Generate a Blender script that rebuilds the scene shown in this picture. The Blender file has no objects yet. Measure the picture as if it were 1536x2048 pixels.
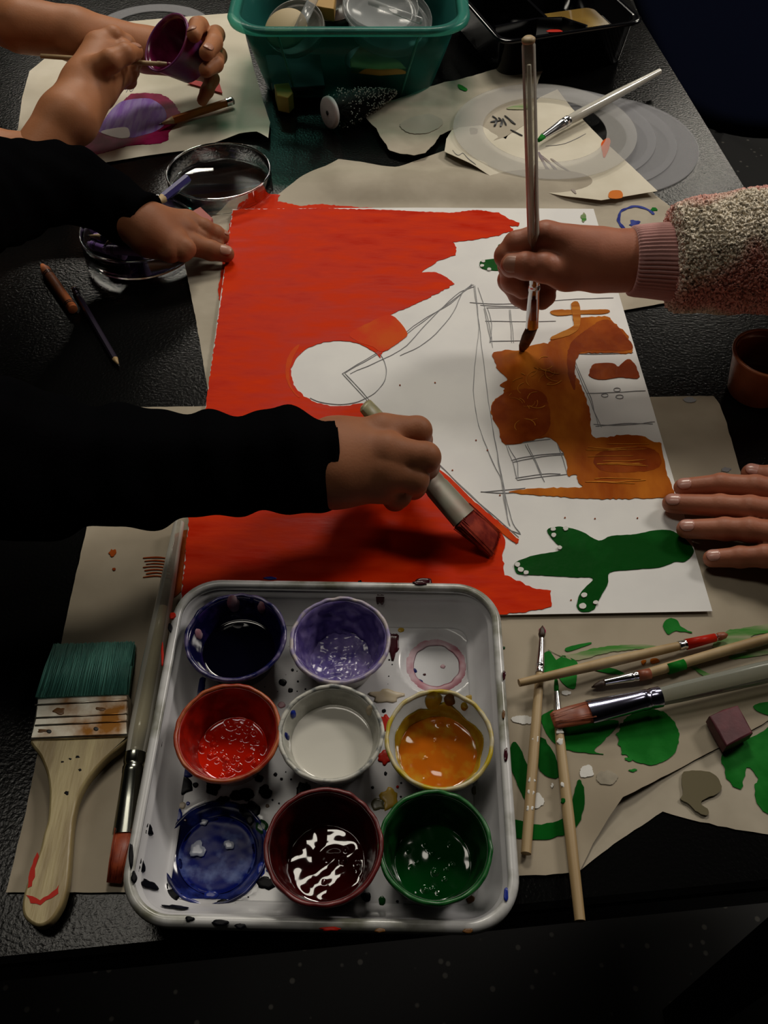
import bpy, bmesh, math, random
import numpy as np
from mathutils import Vector, noise
from mathutils.geometry import delaunay_2d_cdt

# ------------------------------------------------------------------ camera
W, H = 1536, 2048
F = 1850.0                      # focal length in pixels
PITCH = math.radians(51.26)     # how far the camera looks down
TT = 0.75                       # table top height
CH = 0.455                      # camera height above the table
CAMZ = TT + CH
cp, sp = math.cos(PITCH), math.sin(PITCH)
scene = bpy.context.scene
C = scene.collection
cam_d = bpy.data.cameras.new('camera'); cam = bpy.data.objects.new('camera', cam_d); C.objects.link(cam)
cam.location = (0, 0, CAMZ); cam.rotation_euler = (math.pi/2 - PITCH, 0, 0)
cam_d.sensor_fit = 'VERTICAL'; cam_d.sensor_height = 36; cam_d.lens = F/H*36
cam_d.clip_start = 0.01
scene.camera = cam

# ------------------------------------------------------------------ world, lights, exposure
world = bpy.data.worlds.new('world'); scene.world = world; world.use_nodes = True
bg = world.node_tree.nodes['Background']; bg.inputs[0].default_value = (0.9, 0.85, 0.75, 1); bg.inputs[1].default_value = 0.006
scene.view_settings.view_transform = 'Standard'; scene.view_settings.look = 'None'
scene.view_settings.gamma = 1; scene.view_settings.use_curve_mapping = False
scene.view_settings.exposure = 0.0

def panel_light(name, loc, sx, sy, power, col):
    d = bpy.data.lights.new(name, 'AREA'); d.shape = 'RECTANGLE'; d.size = sx; d.size_y = sy
    d.energy = power; d.color = col
    o = bpy.data.objects.new(name, d); C.objects.link(o); o.location = loc; return o
CEIL = TT + 1.95
WARM = (1.0, 0.93, 0.80)
panel_light('ceiling_light_near', (-0.49, 0.68, CEIL), 0.82, 0.25, 5.0, WARM)
panel_light('ceiling_light_far_left', (-0.95, 3.9, CEIL), 1.0, 0.5, 26, WARM)
panel_light('ceiling_light_far_right', (1.56, 4.0, CEIL), 0.5, 0.5, 13, WARM)
panel_light('ceiling_light_middle', (0.05, 2.3, CEIL), 0.7, 0.6, 34, WARM)
panel_light('ceiling_light_right', (2.3, 1.9, CEIL), 1.0, 0.6, 58, (1.0, 0.93, 0.84))

# ------------------------------------------------------------------ pixel to world helpers
def ray(px, py):
    x = px - W/2; u = H/2 - py
    return Vector((x, F*cp + u*sp, -F*sp + u*cp))
def P(px, py, z=0.0):                 # point at height z above the table
    d = ray(px, py); t = (CH - z)/(-d.z)
    return Vector((d.x*t, d.y*t, TT + z))
def V(px, py, Y):                     # point in the upright plane y = Y
    d = ray(px, py); t = Y/d.y
    return Vector((d.x*t, Y, CAMZ + d.z*t))
def S(p):                             # pixels per metre at a point
    q = Vector(p) - Vector((0, 0, CAMZ))
    return F/(q.y*cp - q.z*sp)

# ------------------------------------------------------------------ object helpers
def tag(o, label=None, cat=None, group=None, kind=None):
    if label: o['label'] = label
    if cat: o['category'] = cat
    if group: o['group'] = group
    if kind: o['kind'] = kind
    return o
def thing(name, loc, label, cat, group=None):
    o = bpy.data.objects.new(name, None); C.objects.link(o); o.location = loc; o.empty_display_size = .01
    return tag(o, label, cat, group)
def wloc(o):
    v = Vector((0, 0, 0))
    while o is not None: v = v + o.location; o = o.parent
    return v
def obj(name, verts, faces, mat, parent=None, smooth=True, mats=None, fm=None):
    vs = np.array([tuple(v) for v in verts], dtype=float).reshape(-1, 3)
    if parent is None:
        org = Vector((float((vs[:, 0].min()+vs[:, 0].max())/2), float((vs[:, 1].min()+vs[:, 1].max())/2), float(vs[:, 2].min())))
    else: org = wloc(parent)
    vs = vs - np.array(tuple(org))
    me = bpy.data.meshes.new(name); me.from_pydata(vs.tolist(), [], [tuple(int(i) for i in f) for f in faces])
    if mats:
        for m in mats: me.materials.append(m)
        if fm is not None: me.polygons.foreach_set('material_index', fm)
    elif mat: me.materials.append(mat)
    if smooth: me.polygons.foreach_set('use_smooth', [True]*len(me.polygons))
    me.update()
    o = bpy.data.objects.new(name, me); C.objects.link(o)
    if parent is None: o.location = org
    else: o.parent = parent
    return o
class MB:
    def __init__(s): s.v = []; s.f = []
    def add(s, vs, fs):
        n = len(s.v); s.v += [tuple(v) for v in vs]; s.f += [tuple(i+n for i in f) for f in fs]; return s
    def build(s, name, mat, parent=None, smooth=True): return obj(name, s.v, s.f, mat, parent, smooth)
def fixn(o):
    bm = bmesh.new(); bm.from_mesh(o.data); bmesh.ops.recalc_face_normals(bm, faces=bm.faces); bm.to_mesh(o.data); bm.free(); return o
def sharp(o, deg=35):
    me = o.data
    bm = bmesh.new(); bm.from_mesh(me)
    for e in bm.edges:
        if len(e.link_faces) == 2 and e.calc_face_angle(0) > math.radians(deg): e.smooth = False
    bm.to_mesh(me); bm.free(); return o
def basis(ax, up=None):
    ax = Vector(ax).normalized(); up = Vector(up) if up is not None else Vector((0, 0, 1))
    if abs(ax.dot(up.normalized())) > .98: up = Vector((0, 1, 0))
    s = ax.cross(up).normalized(); u = s.cross(ax).normalized(); return ax, s, u
def lathe(c, prof, n=64, ax=(0, 0, 1), closed=False, up=None):
    """prof: (r, h) pairs, r=0 closes"""
    a, s, u = basis(ax, up) if tuple(ax) != (0, 0, 1) else (Vector((0, 0, 1)), Vector((1, 0, 0)), Vector((0, 1, 0)))
    c = Vector(c); vs = []; rings = []
    for r, h in prof:
        if r <= 1e-7: rings.append([len(vs)]); vs.append(c + a*h)
        else:
            rings.append(list(range(len(vs), len(vs)+n)))
            for i in range(n):
                t = 2*math.pi*i/n; vs.append(c + a*h + s*(r*math.cos(t)) + u*(r*math.sin(t)))
    fs = []
    pairs = list(zip(rings, rings[1:]))
    if closed: pairs.append((rings[-1], rings[0]))
    for A, B in pairs:
        for i in range(n):
            j = (i+1) % n
            if len(A) == 1 and len(B) == 1: continue
            if len(A) == 1: fs.append((A[0], B[i], B[j]))
            elif len(B) == 1: fs.append((A[i], B[0], A[j]))
            else: fs.append((A[i], B[i], B[j], A[j]))
    return vs, fs
def loft(pts, secs, up=(0, 0, 1), n=20, caps=True, fn=None):
    """pts: points on the axis, secs: (half width, half height) per point"""
    vs = []; fs = []; m = len(pts); pts = [Vector(p) for p in pts]
    for k in range(m):
        d = pts[min(k+1, m-1)] - pts[max(k-1, 0)]
        a, s, u = basis(d, up); rw, rh = secs[k]
        for i in range(n):
            t = 2*math.pi*i/n
            q = fn(k, t) if fn else 1.0
            vs.append(pts[k] + s*(rw*q*math.cos(t)) + u*(rh*q*math.sin(t)))
    for k in range(m-1):
        for i in range(n):
            j = (i+1) % n; fs.append((k*n+i, k*n+j, (k+1)*n+j, (k+1)*n+i))
    if caps: fs.append(tuple(range(n-1, -1, -1))); fs.append(tuple((m-1)*n+i for i in range(n)))
    return vs, fs
def axis(p0, p1, prof, n=20, up=(0, 0, 1)):
    """prof: (t, half width, half height)"""
    p0 = Vector(p0); p1 = Vector(p1)
    return loft([p0.lerp(p1, q[0]) for q in prof], [(q[1], q[2]) for q in prof], up, n)
def spline(pts, n):
    """Catmull-Rom through lists of numbers"""
    p = np.array([tuple(q) for q in pts], float); out = []
    m = len(p)
    for i in range(m-1):
        a = p[max(i-1, 0)]; b = p[i]; c = p[i+1]; d = p[min(i+2, m-1)]
        for k in range(n):
            t = k/n
            out.append(.5*((2*b) + (c-a)*t + (2*a-5*b+4*c-d)*t*t + (3*b-a-3*c+d)*t**3))
    out.append(p[-1]); return out

# ------------------------------------------------------------------ materials
def nodes(m): return m.node_tree.nodes, m.node_tree.links
def setin(b, **k):
    names = dict(col='Base Color', rough='Roughness', metal='Metallic', trans='Transmission Weight', ior='IOR', alpha='Alpha',
                 spec='Specular IOR Level', coat='Coat Weight', coatr='Coat Roughness', sss='Subsurface Weight', sheen='Sheen Weight')
    for a, v in k.items():
        if a == 'col': v = (*v, 1) if len(v) == 3 else v
        b.inputs[names[a]].default_value = v
def mat(name, col, rough=.5, **k):
    bump = k.pop('bump', None); col2 = k.pop('col2', None); vs = k.pop('vscale', 60); vlo = k.pop('lo', .4); vhi = k.pop('hi', .6)
    stretch = k.pop('stretch', (1, 1, 1)); rot = k.pop('rot', 0); det = k.pop('det', 4); rvar = k.pop('rvar', 0)
    m = bpy.data.materials.new(name); m.use_nodes = True; N, L = nodes(m); b = N['Principled BSDF']
    setin(b, col=col, rough=rough, **k)
    tc = N.new('ShaderNodeTexCoord'); mp = N.new('ShaderNodeMapping'); L.new(tc.outputs['Object'], mp.inputs[0])
    mp.inputs['Scale'].default_value = stretch; mp.inputs['Rotation'].default_value = (0, 0, rot)
    if col2 is not None:
        nz = N.new('ShaderNodeTexNoise'); nz.inputs['Scale'].default_value = vs; nz.inputs['Detail'].default_value = det; L.new(mp.outputs[0], nz.inputs['Vector'])
        cr = N.new('ShaderNodeValToRGB'); cr.color_ramp.elements[0].position = vlo; cr.color_ramp.elements[1].position = vhi
        cr.color_ramp.elements[0].color = (*col, 1); cr.color_ramp.elements[1].color = (*col2, 1)
        L.new(nz.outputs[0], cr.inputs[0]); L.new(cr.outputs[0], b.inputs['Base Color'])
        if rvar:
            mr = N.new('ShaderNodeMapRange'); mr.inputs[1].default_value = .35; mr.inputs[2].default_value = .65
            mr.inputs[3].default_value = max(rough-rvar, .03); mr.inputs[4].default_value = rough+rvar
            L.new(nz.outputs[0], mr.inputs[0]); L.new(mr.outputs[0], b.inputs['Roughness'])
    if bump:
        nz = N.new('ShaderNodeTexNoise'); nz.inputs['Scale'].default_value = bump[0]; nz.inputs['Detail'].default_value = 5; L.new(mp.outputs[0], nz.inputs['Vector'])
        bp = N.new('ShaderNodeBump'); bp.inputs['Strength'].default_value = bump[1]; bp.inputs['Distance'].default_value = bump[2] if len(bump) > 2 else .001
        L.new(nz.outputs[0], bp.inputs['Height']); L.new(bp.outputs[0], b.inputs['Normal'])
    return m
def see_through(name, col, fac, rough=.15, tint=(1, 1, 1), spec=.5, k_fr=.5, **k):
    """thin plastic: part clear, part coloured"""
    m = bpy.data.materials.new(name); m.use_nodes = True; N, L = nodes(m); b = N['Principled BSDF']; setin(b, col=col, rough=rough, spec=spec, **k)
    t = N.new('ShaderNodeBsdfTransparent'); t.inputs[0].default_value = (*tint, 1)
    mx = N.new('ShaderNodeMixShader'); mx.inputs[0].default_value = fac
    fr = N.new('ShaderNodeFresnel'); fr.inputs[0].default_value = 1.45
    ad = N.new('ShaderNodeMath'); ad.operation = 'ADD'; ad.use_clamp = True; ad.inputs[1].default_value = fac
    ml = N.new('ShaderNodeMath'); ml.operation = 'MULTIPLY'; ml.inputs[1].default_value = k_fr; L.new(fr.outputs[0], ml.inputs[0])
    L.new(ml.outputs[0], ad.inputs[0]); L.new(ad.outputs[0], mx.inputs[0])
    L.new(t.outputs[0], mx.inputs[1]); L.new(b.outputs[0], mx.inputs[2]); L.new(mx.outputs[0], N['Material Output'].inputs[0]); return m
M = {}
M['table'] = mat('black_laminate', (.0025, .0025, .0025), .16, bump=(480, .32, .0006), spec=.2)
M['table_edge'] = mat('laminate_edge', (.006, .006, .006), .5)
M['dark_metal'] = mat('dark_metal', (.012, .012, .012), .45)
M['paper'] = mat('white_paper', (.72, .71, .70), .65, col2=(.78, .77, .75), vscale=18, spec=.2, bump=(300, .08, .0003))
M['cream'] = mat('cream_paper', (.58, .53, .42), .7, col2=(.66, .61, .50), vscale=16, spec=.2, bump=(200, .1, .0004))
M['tan'] = mat('tan_masking_paper', (.31, .26, .19), .75, col2=(.38, .325, .245), vscale=14, spec=.2, bump=(160, .15, .0005))
M['tan2'] = mat('pale_masking_paper', (.35, .305, .235), .7, col2=(.43, .38, .30), vscale=20, spec=.2, bump=(120, .2, .0006))
M['red'] = mat('red_paint', (.50, .016, .0005), .4, col2=(.64, .034, .001), vscale=30, lo=.35, hi=.7, bump=(90, .22, .0005), rvar=.14, stretch=(1, 3.2, 1), rot=.5, det=7, spec=.13)
M['red_thin'] = mat('thin_orange_red_paint', (.60, .075, .004), .45, col2=(.6, .035, .004), vscale=40, bump=(150, .3, .0005), spec=.15)
M['brown'] = mat('orange_brown_paint', (.30, .058, .003), .42, col2=(.52, .155, .012), vscale=30, lo=.42, hi=.68, stretch=(1.2, .6, 1), rot=.5, bump=(110, .5, .0006), rvar=.1, det=7, spec=.15)
M['brown_dark'] = mat('dark_orange_brown_paint', (.22, .033, .003), .4, col2=(.34, .07, .008), vscale=45, lo=.45, hi=.7, bump=(90, .7, .0008), det=6, spec=.15)
M['ochre'] = mat('ochre_paint', (.50, .19, .03), .5, col2=(.36, .10, .01), vscale=60, stretch=(.3, 3, 1), bump=(120, .4, .0005), spec=.15)
M['amber'] = mat('amber_brown_paint', (.62, .24, .03), .6, spec=.03)
M['green'] = mat('dark_green_paint', (.001, .055, .004), .38, col2=(.003, .10, .010), vscale=28, lo=.45, hi=.75, bump=(100, .5, .0006), spec=.15)
M['green_wash'] = mat('bright_green_paint', (.006, .13, .012), .45, col2=(.02, .21, .03), vscale=50, lo=.4, hi=.7, bump=(140, .5, .0005), det=6, spec=.12)
M['green_pale'] = mat('faint_green_paint', (.06, .22, .04), .6, col2=(.30, .31, .19), vscale=90, stretch=(.25, 2, 1), det=6)
M['white_paint'] = mat('white_paint', (.66, .65, .62), .3, bump=(200, .4, .0004))
M['grey_paint'] = mat('wet_grey_paint', (.15, .13, .08), .1, bump=(40, .12, .0006))
M['magenta'] = mat('magenta_paint', (.17, .003, .035), .4, spec=.15, col2=(.30, .01, .08), vscale=40, bump=(130, .4, .0005))
M['lilac'] = mat('lilac_paint', (.34, .25, .55), .5, spec=.15, col2=(.24, .12, .46), vscale=60, stretch=(3, .5, 1), rot=.5, bump=(150, .4, .0005))
M['pencil_line'] = mat('graphite_line', (.27, .27, .28), .6)
M['black_line'] = mat('black_ink', (.01, .01, .012), .3)
M['blue_line'] = mat('blue_paint', (.02, .03, .20), .4, col2=(.05, .07, .28), vscale=80)
M['plum_line'] = mat('faint_plum_paint', (.22, .18, .20), .6, col2=(.36, .31, .27), vscale=60)
M['orange_dab'] = mat('orange_paint', (.60, .17, .03), .5)
M['vermilion'] = mat('vermilion_paint', (.7, .10, .01), .4)
M['tray'] = mat('white_tray_plastic', (.60, .60, .62), .22, col2=(.54, .53, .55), vscale=25, bump=(45, .12, .0008), spec=.5)
M['tray_rim'] = mat('stained_tray_rim', (.58, .58, .58), .25, col2=(.20, .20, .15), vscale=42, lo=.46, hi=.66, spec=.5)
M['cup'] = see_through('clear_cup_plastic', (.55, .55, .52), .55, .2)
M['wood'] = mat('pale_wood', (.42, .30, .155), .5, col2=(.33, .22, .10), vscale=60, stretch=(1, .12, 1), bump=(300, .3, .0003))
M['wood_old'] = mat('varnished_pale_wood', (.42, .34, .17), .38, col2=(.27, .20, .09), vscale=55, stretch=(2.4, .35, 1), det=7, bump=(260, .4, .0004))
M['chrome'] = mat('chrome_ferrule', (.62, .62, .64), .18, metal=1)
M['tin'] = mat('rusty_tin', (.62, .60, .52), .3, metal=.85, col2=(.22, .09, .015), vscale=34, lo=.50, hi=.66, det=6)
M['acrylic'] = see_through('clear_acrylic', (.52, .50, .44), .24, .07, tint=(.9, .9, .86), spec=.6, k_fr=1.0)
M['acrylic_core'] = mat('cream_handle_core', (.70, .62, .40), .3, col2=(.55, .48, .30), vscale=40, stretch=(3, .3, 1), coat=.8, coatr=.08)
M['acrylic_smoke'] = see_through('smoky_acrylic', (.22, .23, .20), .45, .12, tint=(.8, .82, .75))
M['glass'] = mat('clear_glass', (.97, .98, .98), .02, trans=1.0, ior=1.46)
M['teal_bristle'] = mat('teal_bristles', (.055, .21, .17), .5, col2=(.09, .30, .24), vscale=200, stretch=(1, .1, 1))
M['red_bristle'] = mat('red_brown_bristles', (.26, .035, .012), .45, col2=(.38, .06, .015), vscale=200)
M['dark_bristle'] = mat('dark_brown_bristles', (.035, .016, .008), .5)
M['brown_bristle'] = mat('brown_bristles', (.10, .045, .02), .5, col2=(.18, .08, .03), vscale=300)
M['orange_bristle'] = mat('orange_brown_bristles', (.28, .075, .03), .45, col2=(.20, .045, .02), vscale=250, stretch=(.2, 2, 1))
M['skin'] = mat('tan_skin', (.36, .145, .062), .5, col2=(.40, .165, .075), vscale=45, bump=(700, .18, .0005), sss=.12, spec=.22)
M['skin_d'] = mat('brown_skin', (.26, .098, .045), .55, col2=(.30, .118, .055), vscale=45, bump=(700, .18, .0005), sss=.1, spec=.2)
M['skin_p'] = mat('rosy_skin', (.35, .120, .065), .47, col2=(.40, .145, .08), vscale=45, bump=(700, .18, .0005), sss=.12, spec=.28)
for q in ('skin', 'skin_d', 'skin_p'):
    b = M[q].node_tree.nodes['Principled BSDF']; b.inputs['Subsurface Radius'].default_value = (1, .35, .2); b.inputs['Subsurface Scale'].default_value = .002
M['nail'] = mat('fingernail', (.50, .24, .19), .25)
M['nail_d'] = mat('dim_fingernail', (.40, .19, .125), .35)
M['black_cloth'] = mat('black_cloth', (.0022, .0022, .0026), 1.0, bump=(300, .4, .001), spec=.0)
M['grey_cloth'] = mat('grey_cloth', (.20, .20, .21), .9, bump=(300, .4, .001), spec=.1)
M['pink_knit'] = mat('pink_rib_knit', (.52, .27, .25), .9, bump=(900, .3, .0005), spec=.1, sheen=.3)
M['fleece'] = mat('sherpa_fleece', (.80, .71, .57), .95, col2=(.75, .36, .30), vscale=13, lo=.48, hi=.56, det=2, spec=.1, sheen=.4)

for q in ('white_paint', 'green_pale', 'pencil_line', 'blue_line', 'plum_line', 'orange_dab', 'vermilion', 'green', 'green_wash', 'magenta', 'lilac', 'red', 'red_thin', 'brown', 'brown_dark', 'ochre'): M[q].node_tree.nodes['Principled BSDF'].inputs['Specular IOR Level'].default_value = .03
M['damp'] = mat('damp_brown_stain', (.20, .17, .12), .6, col2=(.30, .26, .19), vscale=80)
# ------------------------------------------------------------------ sheets and paint films
def nz2(x, y, sc, seed=0): return noise.noise(Vector((x*sc, y*sc, seed*7.31)))
def inside_poly(pt, poly):
    x, y = pt; c = False; n = len(poly)
    for i in range(n):
        x1, y1 = poly[i]; x2, y2 = poly[i-1]
        if (y1 > y) != (y2 > y) and x < (x2-x1)*(y-y1)/(y2-y1)+x1: c = not c
    return c
def densify(poly, step, jit=0, seed=0, sc=400):
    out = []; n = len(poly)
    for i in range(n):
        a = Vector(poly[i]); b = Vector(poly[(i+1) % n]); L = (b-a).length; k = max(1, int(L/step))
        for j in range(k):
            p = a.lerp(b, j/k)
            if jit:
                d = Vector((-(b-a).y, (b-a).x)); d = d.normalized() if d.length else d
                q = noise.noise(Vector((p.x*sc, p.y*sc, seed+.5))) + .7*noise.noise(Vector((p.x*sc*2.7, p.y*sc*2.7, seed+9.5)))
                p = p + d*(q*jit)
            out.append((p.x, p.y))
    return out
def tri_sheet(poly, grid):
    pts = [Vector(p) for p in poly]; n = len(pts)
    if grid:
        xs = [p[0] for p in poly]; ys = [p[1] for p in poly]
        x = min(xs)+grid*.6
        k = 0
        while x < max(xs):
            y = min(ys)+grid*(.3+.5*(k % 2))
            while y < max(ys):
                if inside_poly((x, y), poly): pts.append(Vector((x, y)))
                y += grid
            x += grid; k += 1
    r = delaunay_2d_cdt(pts, [], [list(range(n))], 1, 1e-7)
    return [(v.x, v.y) for v in r[0]], [tuple(f) for f in r[2]]
def slab(name, poly, zf, th, m, parent=None, grid=.006, smooth=True):
    """thin solid: top surface at zf(x,y), th thick"""
    pv, pf = tri_sheet(poly, grid); n = len(pv)
    vs = [(x, y, TT+zf(x, y)) for x, y in pv] + [(x, y, TT+zf(x, y)-th) for x, y in pv]
    fs = [];ec = {}
    for f in pf:
        a, b, c = pv[f[0]], pv[f[1]], pv[f[2]]
        if (b[0]-a[0])*(c[1]-a[1])-(b[1]-a[1])*(c[0]-a[0]) < 0: f = tuple(reversed(f))
        fs.append(f); fs.append(tuple(i+n for i in reversed(f)))
        for i in range(len(f)): ec[(f[i], f[(i+1) % len(f)])] = 1
    for (a, b) in list(ec):
        if (b, a) not in ec: fs.append((a, a+n, b+n, b))
    o = obj(name, vs, fs, m, parent, smooth)
    return sharp(o, 50)
def pxpoly(pts, z=0.0): return [(P(x, y, z).x, P(x, y, z).y) for x, y in pts]
def csmooth(pts, n=4):
    p = np.array([tuple(q) for q in pts], float); m = len(p); out = []
    for i in range(m):
        a, b, c, d = p[i-1], p[i], p[(i+1) % m], p[(i+2) % m]
        for k in range(n):
            t = k/n; out.append(tuple(.5*((2*b)+(c-a)*t+(2*a-5*b+4*c-d)*t*t+(3*b-a-3*c+d)*t**3)))
    return out
def film(name, pts, zf, m, parent, jit=.0006, th=.00018, lift=.0003, seed=1, sc=500, zp=.002, grid=.004, step=.0018, raw=False):
    if 'green' in name or 'dab' in name or 'dot' in name or 'eye' in name or 'smile' in name or 'blot' in name or 'stain' in name or 'patch' in name or name == 'brown_paint_wall' or 'stroke' in name: pts = csmooth(pts)
    poly = pts if raw else pxpoly(pts, zp)
    poly = densify(poly, step, jit, seed, sc)
    return slab(name, poly, lambda x, y: zf(x, y)+lift+th, th+.00015, m, parent, grid)
def blob(cx, cy, rx, ry, n=18, wob=.15, seed=0, rot=0):
    out = []
    for i in range(n):
        t = 2*math.pi*i/n; k = 1+wob*noise.noise(Vector((math.cos(t)*1.5, math.sin(t)*1.5, seed*3.7)))*2
        x = rx*k*math.cos(t); y = ry*k*math.sin(t)
        out.append((cx+x*math.cos(rot)-y*math.sin(rot), cy+x*math.sin(rot)+y*math.cos(rot)))
    return out
def strokes(name, lines, zf, width, m, parent, lift=.00045, zp=.002, wob=.0003):
    mb = MB()
    for li, ln in enumerate(lines):
        w = width
        pts = [P(x, y, zp) for x, y in ln]
        pts = [Vector(q) for q in spline(pts, 5)] if len(pts) > 2 else [pts[0].lerp(pts[1], k/6) for k in range(7)]
        n = len(pts); vs = []
        for i, p in enumerate(pts):
            d = pts[min(i+1, n-1)]-pts[max(i-1, 0)]; s = Vector((-d.y, d.x, 0)).normalized()
            p = p + s*(wob*noise.noise(Vector((p.x*90, p.y*90, li*3.3)))*2)
            ww = w*(.65+.5*noise.noise(Vector((p.x*150, p.y*150, li)))) * (.5 if i in (0, n-1) else 1)
            z = TT+zf(p.x, p.y)+lift
            a = p+s*ww*.5; b = p-s*ww*.5
            vs += [(a.x, a.y, z), (b.x, b.y, z), (b.x, b.y, z-.0004), (a.x, a.y, z-.0004)]
        fs = []
        for i in range(n-1):
            for j in range(4): fs.append((i*4+j, i*4+(j+1) % 4, i*4+4+(j+1) % 4, i*4+4+j))
        fs += [(3, 2, 1, 0), ((n-1)*4, (n-1)*4+1, (n-1)*4+2, (n-1)*4+3)]
        mb.add(vs, fs)
    return mb.build(name, m, parent, smooth=False)

# ------------------------------------------------------------------ signed distance bodies
def d_cone(X, a, b, ra, rb):
    a = np.array(tuple(a), np.float32); b = np.array(tuple(b), np.float32)
    ba = b-a; L2 = float(ba@ba)+1e-12
    p = X-a; t = np.clip((p@ba)/L2, 0, 1)
    q = p - t[..., None]*ba
    return np.sqrt((q*q).sum(-1)) - (ra+(rb-ra)*t)
def smin(a, b, k):
    h = np.clip(.5+.5*(b-a)/k, 0, 1); return b+(a-b)*h-k*h*(1-h)
def surf_nets(fn, lo, hi, h):
    lo = np.array(tuple(lo), np.float32); hi = np.array(tuple(hi), np.float32)
    n = np.ceil((hi-lo)/h).astype(int)+1
    ax = [lo[i]+h*np.arange(n[i], dtype=np.float32) for i in range(3)]
    G = np.stack(np.meshgrid(*ax, indexing='ij'), -1)
    D = np.empty(tuple(n), np.float32)
    for i in range(0, n[0], 24): D[i:i+24] = fn(G[i:i+24])
    D[0] = D[-1] = 1; D[:, 0] = D[:, -1] = 1; D[:, :, 0] = D[:, :, -1] = 1
    ins = D < 0
    c = [(i, j, k) for i in (0, 1) for j in (0, 1) for k in (0, 1)]
    def sl(A, o): return A[o[0]:A.shape[0]-1+o[0], o[1]:A.shape[1]-1+o[1], o[2]:A.shape[2]-1+o[2]]
    cnt = sum(sl(ins, o).astype(np.int8) for o in c); act = (cnt > 0) & (cnt < 8)
    idx = np.argwhere(act); vid = -np.ones(act.shape, np.int64); vid[act] = np.arange(len(idx))
    acc = np.zeros((len(idx), 3)); w = np.zeros(len(idx))
    for o in c:
        for a in range(3):
            if o[a] == 0:
                o2 = list(o); o2[a] = 1
                d1 = D[idx[:, 0]+o[0], idx[:, 1]+o[1], idx[:, 2]+o[2]]; d2 = D[idx[:, 0]+o2[0], idx[:, 1]+o2[1], idx[:, 2]+o2[2]]
                cr = (d1 < 0) != (d2 < 0); t = np.where(cr, d1/np.where(cr, d1-d2, 1), 0)
                p = np.tile(np.array(o, float), (len(idx), 1)); p[:, a] = t
                acc += p*cr[:, None]; w += cr
    vs = (idx+acc/w[:, None])*h+lo
    fs = []
    for a in range(3):
        b, e = (a+1) % 3, (a+2) % 3
        A = ins; s1 = [slice(None)]*3; s2 = [slice(None)]*3; s1[a] = slice(0, -1); s2[a] = slice(1, None)
        e1 = A[tuple(s1)]; e2 = A[tuple(s2)]; ch = np.argwhere(e1 != e2); sg = e1[tuple(ch.T)]
        def vv(db, de):
            q = ch.copy(); q[:, b] -= db; q[:, e] -= de; return vid[tuple(q.T)]
        Q = np.stack([vv(1, 1), vv(0, 1), vv(0, 0), vv(1, 0)], 1)
        Q[~sg] = Q[~sg][:, ::-1]; fs.append(Q)
    fs = np.concatenate(fs); fs = fs[(fs >= 0).all(1)]
    return vs, fs
def body_part(core, fingers, k=.004, kc=.008, h=.0012, extra=None):
    """core: list of (a,b,ra,rb) blended; fingers: lists of (point, r)"""
    pts = []
    for a, b, ra, rb in core: pts += [(a, ra), (b, rb)]
    for f in fingers: pts += f
    A = np.array([tuple(p) for p, r in pts]); R = np.array([r for p, r in pts])[:, None]
    lo = (A-R).min(0)-.004; hi = (A+R).max(0)+.004
    def fn(X):
        d = None
        for a, b, ra, rb in core:
            q = d_cone(X, a, b, ra, rb); d = q if d is None else smin(d, q, kc)
        res = d
        for f in fingers:
            g = None
            for (p, r), (p2, r2) in zip(f, f[1:]):
                q = d_cone(X, p, p2, r, r2); g = q if g is None else smin(g, q, .0012)
            # slight knuckle swell
            for (p, r) in f[1:-1]:
                q = d_cone(X, p, Vector(p)+Vector((0, 0, .0001)), r*1.03, r*1.03); g = smin(g, q, .002)
            res = np.minimum(res, smin(d, g, k))
        return res
    return surf_nets(fn, lo, hi, h)
def J(px, py, z): return P(px, py, z/100)
def nail(tip, back, up, r, m, parent):
    """a fingernail lying on the back of the last finger joint"""
    a, s, u = basis(Vector(tip)-Vector(back), up)
    n1, n2 = 9, 9; L = r*1.25; vs = []; fs = []
    c = Vector(tip) - a*(r*.10)
    for i in range(n1):
        for j in range(n2):
            v = -1+2*j/(n2-1); t = i/(n1-1)
            wd = .72*(1-abs(2*t-1)**4*.35)
            ang = v*wd*1.05
            along = (t-.5)*L + r*.15*(1-v*v)*(1 if t > .5 else -.6)*abs(2*t-1)
            rad = r*1.025 - max(0, (along - 0)/r)**2*r*.30
            vs.append(c + a*along + s*(rad*math.sin(ang)) + u*(rad*math.cos(ang)))
    for i in range(n1-1):
        for j in range(n2-1):
            q = i*n2+j; fs.append((q, q+1, q+n2+1, q+n2))
    o = obj('fingernail', vs, fs, m, parent)
    md = o.modifiers.new('solid', 'SOLIDIFY'); md.thickness = .0005; md.offset = 0
    return o
def join_meshes(parts):
    vs = []; fs = []; n = 0
    for v, f in parts:
        v = np.asarray([tuple(q) for q in v]); f = [tuple(int(i)+n for i in q) for q in f]
        vs.append(v); fs += f; n += len(v)
    return np.concatenate(vs), fs
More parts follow.
